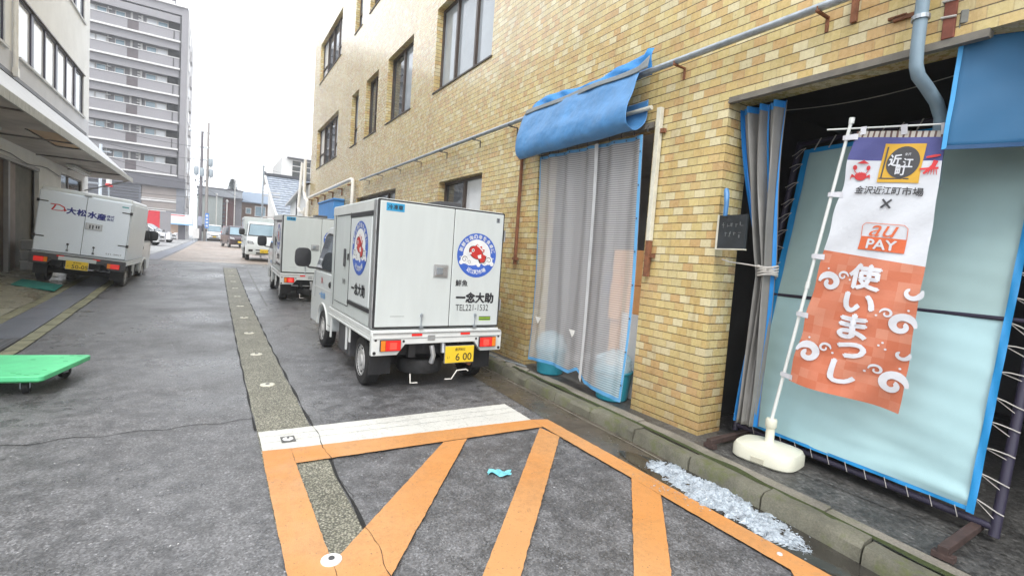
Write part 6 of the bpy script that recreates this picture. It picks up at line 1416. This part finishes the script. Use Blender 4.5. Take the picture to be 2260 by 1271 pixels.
# electricity poles
POLEG = pm('concrete_pole', (.27, .25, .235), .8, 0, 3, .1); POLED = pm('dark_pole', (.13, .12, .13), .7, 0, 3, .2); TRB = pm('transformer_grey', (.27, .31, .34), .5, .1)
def upole(name, label, x, y, h, mat, arms, tr):
    t = thing(name, label, 'utility pole', (x, y, G(y)), group='utility poles beyond the car park')
    MB().cyl((0, 0, 0), (0, 0, h), .19, .12, 12).build('pole', mat, t, smooth=True)
    for z, wd in arms: MB().box(-wd, wd * .6, -.05, .05, z - .04, z + .04).build('cross_arm', STEEL, t); m = MB(); [m.lathe([(.0001, 0), (.06, 0), (.08, .08), (.04, .2), (.0001, .22)], (-wd + .1 + k * wd * .7, 0, z + .04), n=8) for k in range(3)]; m.build('insulator', PVCW if z > 8 else TG2, t, smooth=True)
    for dx, z in tr: MB().lathe([(.0001, 0), (.2, 0), (.22, .1), (.22, .75), (.16, .85), (.0001, .87)], (dx, -.25, z), n=14).build('transformer', TRB, t, smooth=True); MB().box(dx - .1, dx + .1, -.3, .0, z - .1, z).build('bracket', STEEL, t)
    MB().box(-.2, .2, -.21, -.19, 1.6, 2.6).build('wrap_sign', pm('faded_wrap', (.3, .32, .4), .7), t)
    return t
upole('utility_pole', 'nearer utility pole with grey transformer in front of the tower corner', -1.25, 62, 11.6, POLED, [(9.9, .9), (8.6, .8), (6.3, .6)], [(.05, 6.9), (-.45, 7.0)])
upole('utility_pole', 'taller utility pole with stacked cross arms just right of the transformer pole', -.75, 66, 13.4, POLEG, [(12.2, 1.9), (10.6, 1.0), (9.2, .8), (8.0, .6)], [(.35, 7.3), (.3, 8.5)])
t = thing('hanging_sign', 'narrow blue vertical sign with white characters on the pole foot', 'sign', (-.62, 61.5, gz)); MB().box(-.17, .17, -.06, .06, 1.4, 3.0).build('board', pm('sign_blue', (.05, .2, .55), .5), t)
m = MB(); [m.box(-.1, .1, -.07, -.06, 1.55 + k * .36, 1.75 + k * .36) for k in range(4)]; m.build('character', TW, t); MB().box(-.04, .04, -.0, .12, 0, 1.0).build('post', STEEL, t)
simple('small_sign', 'small blank white sign leaning at the foot of the utility pole', 'sign', [('board', TW, [(-.28, .28, -.02, .02, .3, 1.3)]), ('post', STEEL, [(-.03, .03, .02, .06, 0, .4), (.1, .16, .02, .06, .0, 2.4)])], (-1.5, 58, G(58)))
simple('garden_wall', 'low grey block wall behind the utility poles', 'wall', [('wall', pm('block_wall', (.22, .2, .18), .9, 0, 1.5, .2), [(-1.9, -.3, 0, .2, 0, 1.5)])], (.9, 66.5, G(66)))
# houses
PALEG = pm('pale_green_siding', (.50, .54, .51), .7, 0, .8, .06, stretch=(6, 1, .3)); ROOFB = pm('blue_grey_roof', (.17, .22, .29), .5, 0, 1.5, .15, stretch=(.4, 3, 6)); BRN = pm('brown_siding', (.165, .10, .065), .75, 0, .8, .08); MRN = pm('maroon_siding', (.14, .065, .06), .7, 0, 2, .2)
t = thing('pale_house', 'pale green sided building with a snow guard roof band behind the utility poles', 'building', (-.4, 80, G(80)))
MB().box(-1.6, 1.4, 0, 8, 0, 6.0).build('wall', PALEG, t); MB().box(-1.7, 3.9, -.3, 8.2, 6.0, 6.1).box(-1.7, 3.9, -.1, 8, 7.1, 7.25).build('roof_edge', TG2, t); MB().box(-1.6, 3.8, 0, 8, 6.1, 7.1).build('roof_band', pm('pale_band', (.42, .44, .47), .6, 0, 3, .3, stretch=(4, 1, 1)), t)
MB().box(1.5, 3.0, .3, 8, 0, 6.0).build('maroon_wing', MRN, t); MB().box(3.0, 3.8, .6, 8, 0, 6.0).build('grey_wing', TG, t); MB().box(-1.4, .1, -.05, 0, 1.0, 2.0).build('window', TG2, t)
m = MB(); [m.box(1.45 + .0 * k, 1.75, .2, .3, 2.0 + k * .6, 2.35 + k * .6) for k in range(6)]; m.build('vent_row', TG2, t)
t = thing('brown_house', 'brown sided house with a long blue grey roof at the end of the road', 'house', (5.2, 84, G(84)))
MB().box(-2.5, 3.6, 0, 7, 0, 6.1).build('wall', BRN, t)
m = MB(); m.add([(-3.0, -.6, 6.0), (3.9, -.6, 6.0), (3.9, 3.5, 7.8), (-3.0, 3.5, 7.8), (-3.0, 7.6, 6.0), (3.9, 7.6, 6.0), (-3.0, -.6, 5.85), (3.9, -.6, 5.85)], [(0, 1, 2, 3), (3, 2, 5, 4), (0, 3, 4), (1, 5, 2), (6, 7, 1, 0)]); m.build('roof', ROOFB, t)
for x, w_, z0, z1 in ((-.75, .75, 4.2, 5.1), (.85, 1.5, 3.9, 5.5)):
    o = MB().box(x - w_ / 2, x + w_ / 2, -.06, 0, z0, z1).build('window', TW, t); MB().box(x - w_ / 2 + .1, x + w_ / 2 - .1, -.08, -.06, z0 + .1, z1 - .1).build('pane', GLASSB, o)
t2_ = thing('air_conditioner', 'white outdoor air conditioner unit on the brown house wall', 'air conditioner', (4.7, 83.6, G(84) + 1.7)); MB().box(-.45, .45, -.2, .15, 0, .8).build('case', TW, t2_, bevel=.02); MB().lathe([(.0001, 0), (.3, 0), (.3, -.02), (.0001, -.02)], (-.1, -.2, .4), 'y', 16).build('fan_grille', TG2, t2_); MB().box(-.5, .5, -.2, .38, -.08, 0).build('shelf', STEEL, t2_)
# thin posts
for (x, y, h, lb) in ((.25, 72, 5.6, 'thin pale street pole in front of the pale green building'), (2.35, 76, 8.0, 'pale lamp pole before the grey wing, topped by a round head'), (1.35, 70, 4.8, 'thin pale pole beside the maroon wing')):
    t = thing('street_pole', lb, 'pole', (x, y, G(y))); MB().cyl((0, 0, 0), (0, 0, h), .07, .05, 8).build('post', PVCW, t)
    MB().lathe([(.0001, 0), (.12, .04), (.16, .2), (.1, .34), (.0001, .38)], (0, 0, h), n=10).build('head', TW, t, smooth=True)
# conifer
LEAF = pm('dark_conifer_needles', (0.035, 0.06, 0.05), 0.8, 0, 1.5, 0.45); BARK = pm('conifer_bark', (.08, .055, .04), .9)
t = thing('conifer_tree', 'dark layered conifer rising behind the roofs at the end of the road', 'tree', (2.95, 110, 1.2))
MB().cyl((0, 0, 0), (0, 0, 12.2), .3, .04, 8).build('trunk', BARK, t)
m = MB(); rc = random.Random(5)
for lv in range(26):
    z = 4.2 + lv * .3; rr_ = (12.3 - z) * .62 * rc.uniform(.85, 1.15)
    for k in range(18):
        a = k * 2 * pi / 13 + rc.random(); L1 = rr_ * rc.uniform(.55, 1.1)
        for q in range(16):
            s = q / 16 * L1 + .1; sz = rc.uniform(.2, .42) * (1 - .4 * q / 16); c = Vector((s * cos(a), s * sin(a), z - .12 * s - .25 * (q / 16) ** 2 + rc.uniform(-.07, .07))); 
            pts = [c + Vector((rc.uniform(-sz, sz), rc.uniform(-sz, sz), rc.uniform(-.10, .08))) for _ in range(3)]; m.add([tuple(p) for p in pts], [(0, 1, 2)])
m.build('crown', LEAF, t)
t = thing('bush_tree', 'low rounded treetop showing left of the conifer above the roofs', 'tree', (2.0, 105, 1.2)); MB().cyl((0, 0, 0), (0, 0, 7.4), .15, .05, 7).build('trunk', BARK, t); m = MB()
for i in range(900):
    a = rc.random() * 2 * pi; r_ = rc.random() ** .5 * 1.6; c = Vector((r_ * cos(a), r_ * sin(a), 8.0 + rc.uniform(-.7, .7) * (1 - r_ / 2))); m.add([tuple(c + Vector((rc.uniform(-.2, .2), rc.uniform(-.2, .2), rc.uniform(-.15, .15)))) for _ in range(3)], [(0, 1, 2)])
m.build('crown', LEAF, t)
# ---------------- right side beyond the tiled building
WW = pm('white_plaster', (.60, .60, .585), .8, 0, 1.5, .06, .1, 20); RT = newmat('weathered_roof_tiles'); rm, rt, rp, rob = RT
rs = node(rt, 'ShaderNodeSeparateXYZ'); rt.links.new(rob, rs.inputs[0])
rn = noise(rt, rob, 2.0, 5); rw = mathn(rt, 'FRACT', mathn(rt, 'ADD', mathn(rt, 'MULTIPLY', rs.outputs[2], 5.2), mathn(rt, 'MULTIPLY', rn, .7)))
rt.links.new(mixc(rt, ramp(rt, rw, [(.25, 0.0), (.45, 1.0)]), (.05, .06, .08, 1), ramp(rt, noise(rt, rob, 5, 4), [(.35, (.13, .16, .21, 1)), (.65, (.34, .38, .43, 1))])), rp.inputs['Base Color']); rt.links.new(bumpn(rt, rw, .8, .05), rp.inputs['Normal'])
gh = thing('gabled_storehouse', 'white plastered storehouse with a steep weathered tile roof beyond the tiled building', 'building', (3.3, 36, G(36)))
g0 = G(36)
zr, ze = 6.1 - g0, 2.75 - g0
# gable wall on the street side (x = 0), ridge along x
prof = [(-6.2, 0), (-6.2, ze - .3), (-4.6, ze + .3), (-2.4, ze + 1.1), (0, ze + 1.95), (2.2, zr - .35), (2.9, zr - .3), (3.2, zr - .7), (3.2, 0)]
MB().prism(prof, 'x', .0, 8).build('wall', WW, gh)
m = MB(); rpf = [(-7.0, ze - .10), (-5.0, ze + .5), (-2.6, ze + 1.35), (0, ze + 2.3), (2.7, zr + .08), (3.3, zr - .4)]
m.rings([[(-.28, y, z), (8.3, y, z), (8.3, y, z - .14), (-.28, y, z - .14)] for y, z in rpf]); m.build('roof', rm, gh)
MB().box(-.36, 8.4, 2.5, 3.0, zr + .04, zr + .24).box(-.42, -.26, 2.55, 2.95, zr + .1, zr + .34).build('ridge', pm('dark_ridge_tile', (.07, .075, .09), .6), gh)
m = MB(); bp = [(y, z - .05) for y, z in rpf]
m.rings([[(-.34, y, z + .1), (-.24, y, z + .1), (-.24, y, z - .16), (-.34, y, z - .16)] for y, z in bp]); m.build('verge_board', WW, gh)
lt = thing('lean_to_warehouse', 'low white warehouse with a sloping eave right behind the parked trucks', 'building', (3.7, 27, G(27)))
m = MB(); h0, h1 = 3.75, 3.15
m.add([(0, -2.8, -.3), (0, 3.2, -.3), (0, 3.2, h1), (0, -2.8, h0), (7, -2.8, -.3), (7, 3.2, -.3), (7, 3.2, h1 + .6), (7, -2.8, h0 + .6)], [(0, 3, 2, 1), (0, 4, 7, 3), (1, 2, 6, 5), (3, 7, 6, 2)]); m.build('wall', WW, lt)
MB().add([(-.25, -2.8, h0 + .02), (-.25, 3.4, h1 - .01), (1.6, 3.4, h1 + .42), (1.6, -2.8, h0 + .45), (-.25, -2.8, h0 - .08), (-.25, 3.4, h1 - .11), (1.6, 3.4, h1 + .3), (1.6, -2.8, h0 + .33)], [(0, 1, 2, 3), (0, 4, 5, 1), (4, 7, 6, 5), (1, 5, 6, 2)]).build('eave', pm('pale_eave', (.5, .5, .49), .5, 0, 2, .12), lt)
MB().box(1.6, 6.5, -2.6, 2.9, h1 + .3, h0 + 1.25).build('roof_block', pm('bright_white_sheet', (.7, .7, .7), .5), lt); MB().tube([(-.03, .6, h1 + .15), (-.03, .6, 2.3), (-.03, .2, 1.9), (-.03, -1.0, 1.75)], .03, 7).box(-.03, 0, -2.8, 3.2, 2.15, 2.25).build('rain_pipe', TG2, lt)
wb = thing('white_office_block', 'distant white block with a large gridded window above the storehouse roof', 'building', (8.5, 60, 1))
MB().box(-2.2, 6, 0, 10, 0, 10.0).box(-1.5, 6, -.1, 9, 10.0, 10.6).build('wall', WW, wb); MB().box(-1.7, 6, -.5, 0, 9.9, 10.0).build('canopy', TG2, wb)
w_ = MB().box(-1.2, .85, -.08, 0, 7.9, 9.8).build('window', TW, wb); m = MB(); [m.box(-1.12 + .98 * i, -.22 + .98 * i, -.1, -.08, 7.98 + k * .6, 8.5 + k * .6) for i in range(2) for k in range(3)]; m.build('pane', GLASS, w_)
for i in range(2): MB().box(-2.35, -2.2, 2 + i * 3, 3 + i * 3, 6, 7.6).build('side_vent', TG2, wb)
t = thing('service_mast', 'thin grey mast with side arms standing left of the white storehouse', 'mast', (2.33, 31, G(31))); MB().cyl((0, 0, 0), (0, 0, 5.2), .05, .045, 8).cyl((0, 0, 5.2), (0, 0, 5.45), .02, n=6).build('post', STEEL, t, smooth=True); MB().box(-.02, .9, -.04, .04, 2.28, 2.36).box(0, .9, -.03, .03, 3.7, 3.75).box(0, .9, -.03, .03, 3.5, 3.54).box(-.12, .12, -.02, .02, 5.12, 5.17).build('side_arm', TW, t)
o = MB().prism([(2.6, 0), (4.0, 0), (4.0, 1.1), (3.3, .7)], 'y', 0, 2.2).build('red_awning', pm('dull_red_sheet', (.33, .11, .10), .7)); o.location = (.1, 32, G(32) + 1.9); tag(o, 'small dull red lean-to roof in front of the storehouse gable', 'awning')
# overhead wires
WIRE = pm('black_wire', (.05, .05, .055), .6)
def wire(p, q, sag, lb, r=.022):
    p, q = Vector(p), Vector(q); mb = MB(); mb.tube([p.lerp(q, i / 20) - Vector((0, 0, sag * sin(pi * i / 20))) for i in range(21)], r, 5)
    tag(mb.build('overhead_wire', WIRE), lb, 'wire', 'overhead wires')
P1 = (-1.25, 62); P2 = (-.75, 66)
wire((-1.8, 62, 10.9), (-14, 58, 12.0), .5, 'upper overhead wire crossing the tower from the transformer pole')
wire((-1.9, 62, 9.6), (-14, 57, 10.6), .6, 'second overhead wire crossing the tower below the top one')
wire((-1.3, 62, 7.6), (-14, 50, 9.9), .9, 'overhead wire falling toward the transformer across the lowest balconies')
wire((-1.3, 62, 7.0), (-14, 54, 8.6), .7, 'overhead wire just above the podium band')
wire((-1.3, 62, 6.3), (-14, 52, 7.3), .6, 'overhead wire along the podium band of the tower')
wire((-1.3, 62, 5.6), (-14, 54, 6.0), .5, 'lowest overhead wire in front of the beige shutter')
wire((-.7, 66, 12.6), (9, 60, 9.0), .8, 'long overhead wire running right from the taller pole across the sky', .012)
wire((-.7, 66, 8.3), (6, 84, 7.0), .6, 'overhead wire from the taller pole toward the brown house')
wire((-1.2, 62, 7.0), (7, 80, 5.6), .9, 'sagging overhead wire in front of the blue grey roof', .015)
wire((-.7, 66, 9.6), (-.2, 110, 11), .6, 'overhead wire receding behind the taller pole')
# thin poles seen through the awning gap
for (x, y, h, lb) in ((-8.0, 52, 7.6, 'pale pole with a small arm seen above the awning tip'), (-6.9, 40, 4.3, 'white pole under the awning tip beside the tower base')):
    t = thing('street_pole', lb, 'pole', (x, y, G(y))); MB().cyl((0, 0, 0), (0, 0, h), .12, .10, 10).build('post', pm('pale_blue_pole', (.5, .55, .6), .5), t, smooth=True); MB().box(-.1, .7, -.04, .04, h - .6, h - .52).build('arm', STEEL, t)
t = thing('barber_pole', 'red, white and blue striped pole under the awning tip', 'barber pole', (-6.3, 44, G(44) + 3.5)); MB().cyl((0, 0, .5), (0, 0, 1.3), .16, n=12).build('tube', TW, t, smooth=True); MB().lathe([(.0001, 1.3), (.2, 1.3), (.2, 1.5), (.0001, 1.55)], (0, 0, 0), n=12).build('cap', LBLUE, t); MB().lathe([(.0001, .3), (.2, .3), (.2, .5), (.0001, .5)], (0, 0, 0), n=12).build('base', INKR, t); MB().cyl((0, 0, -3.5), (0, 0, .3), .05, n=8).build('stand', STEEL, t)
# ============================================================ thin haze volume added to bleach the distance like lens glare
hz = bpy.data.materials.new('glare_haze'); hz.use_nodes = True; hn = hz.node_tree
for n_ in list(hn.nodes):
    if n_.type == 'BSDF_PRINCIPLED': hn.nodes.remove(n_)
pv = hn.nodes.new('ShaderNodeVolumePrincipled'); pv.inputs['Color'].default_value = (.93, .95, .98, 1); pv.inputs['Density'].default_value = .0014; pv.inputs['Anisotropy'].default_value = .2
hn.links.new(pv.outputs[0], hn.nodes['Material Output'].inputs['Volume'])
tag(MB().box(-320, 320, -40, 520, -1.2, 40).build('haze', hz), kind='stuff')
SC.cycles.volume_bounces = 1
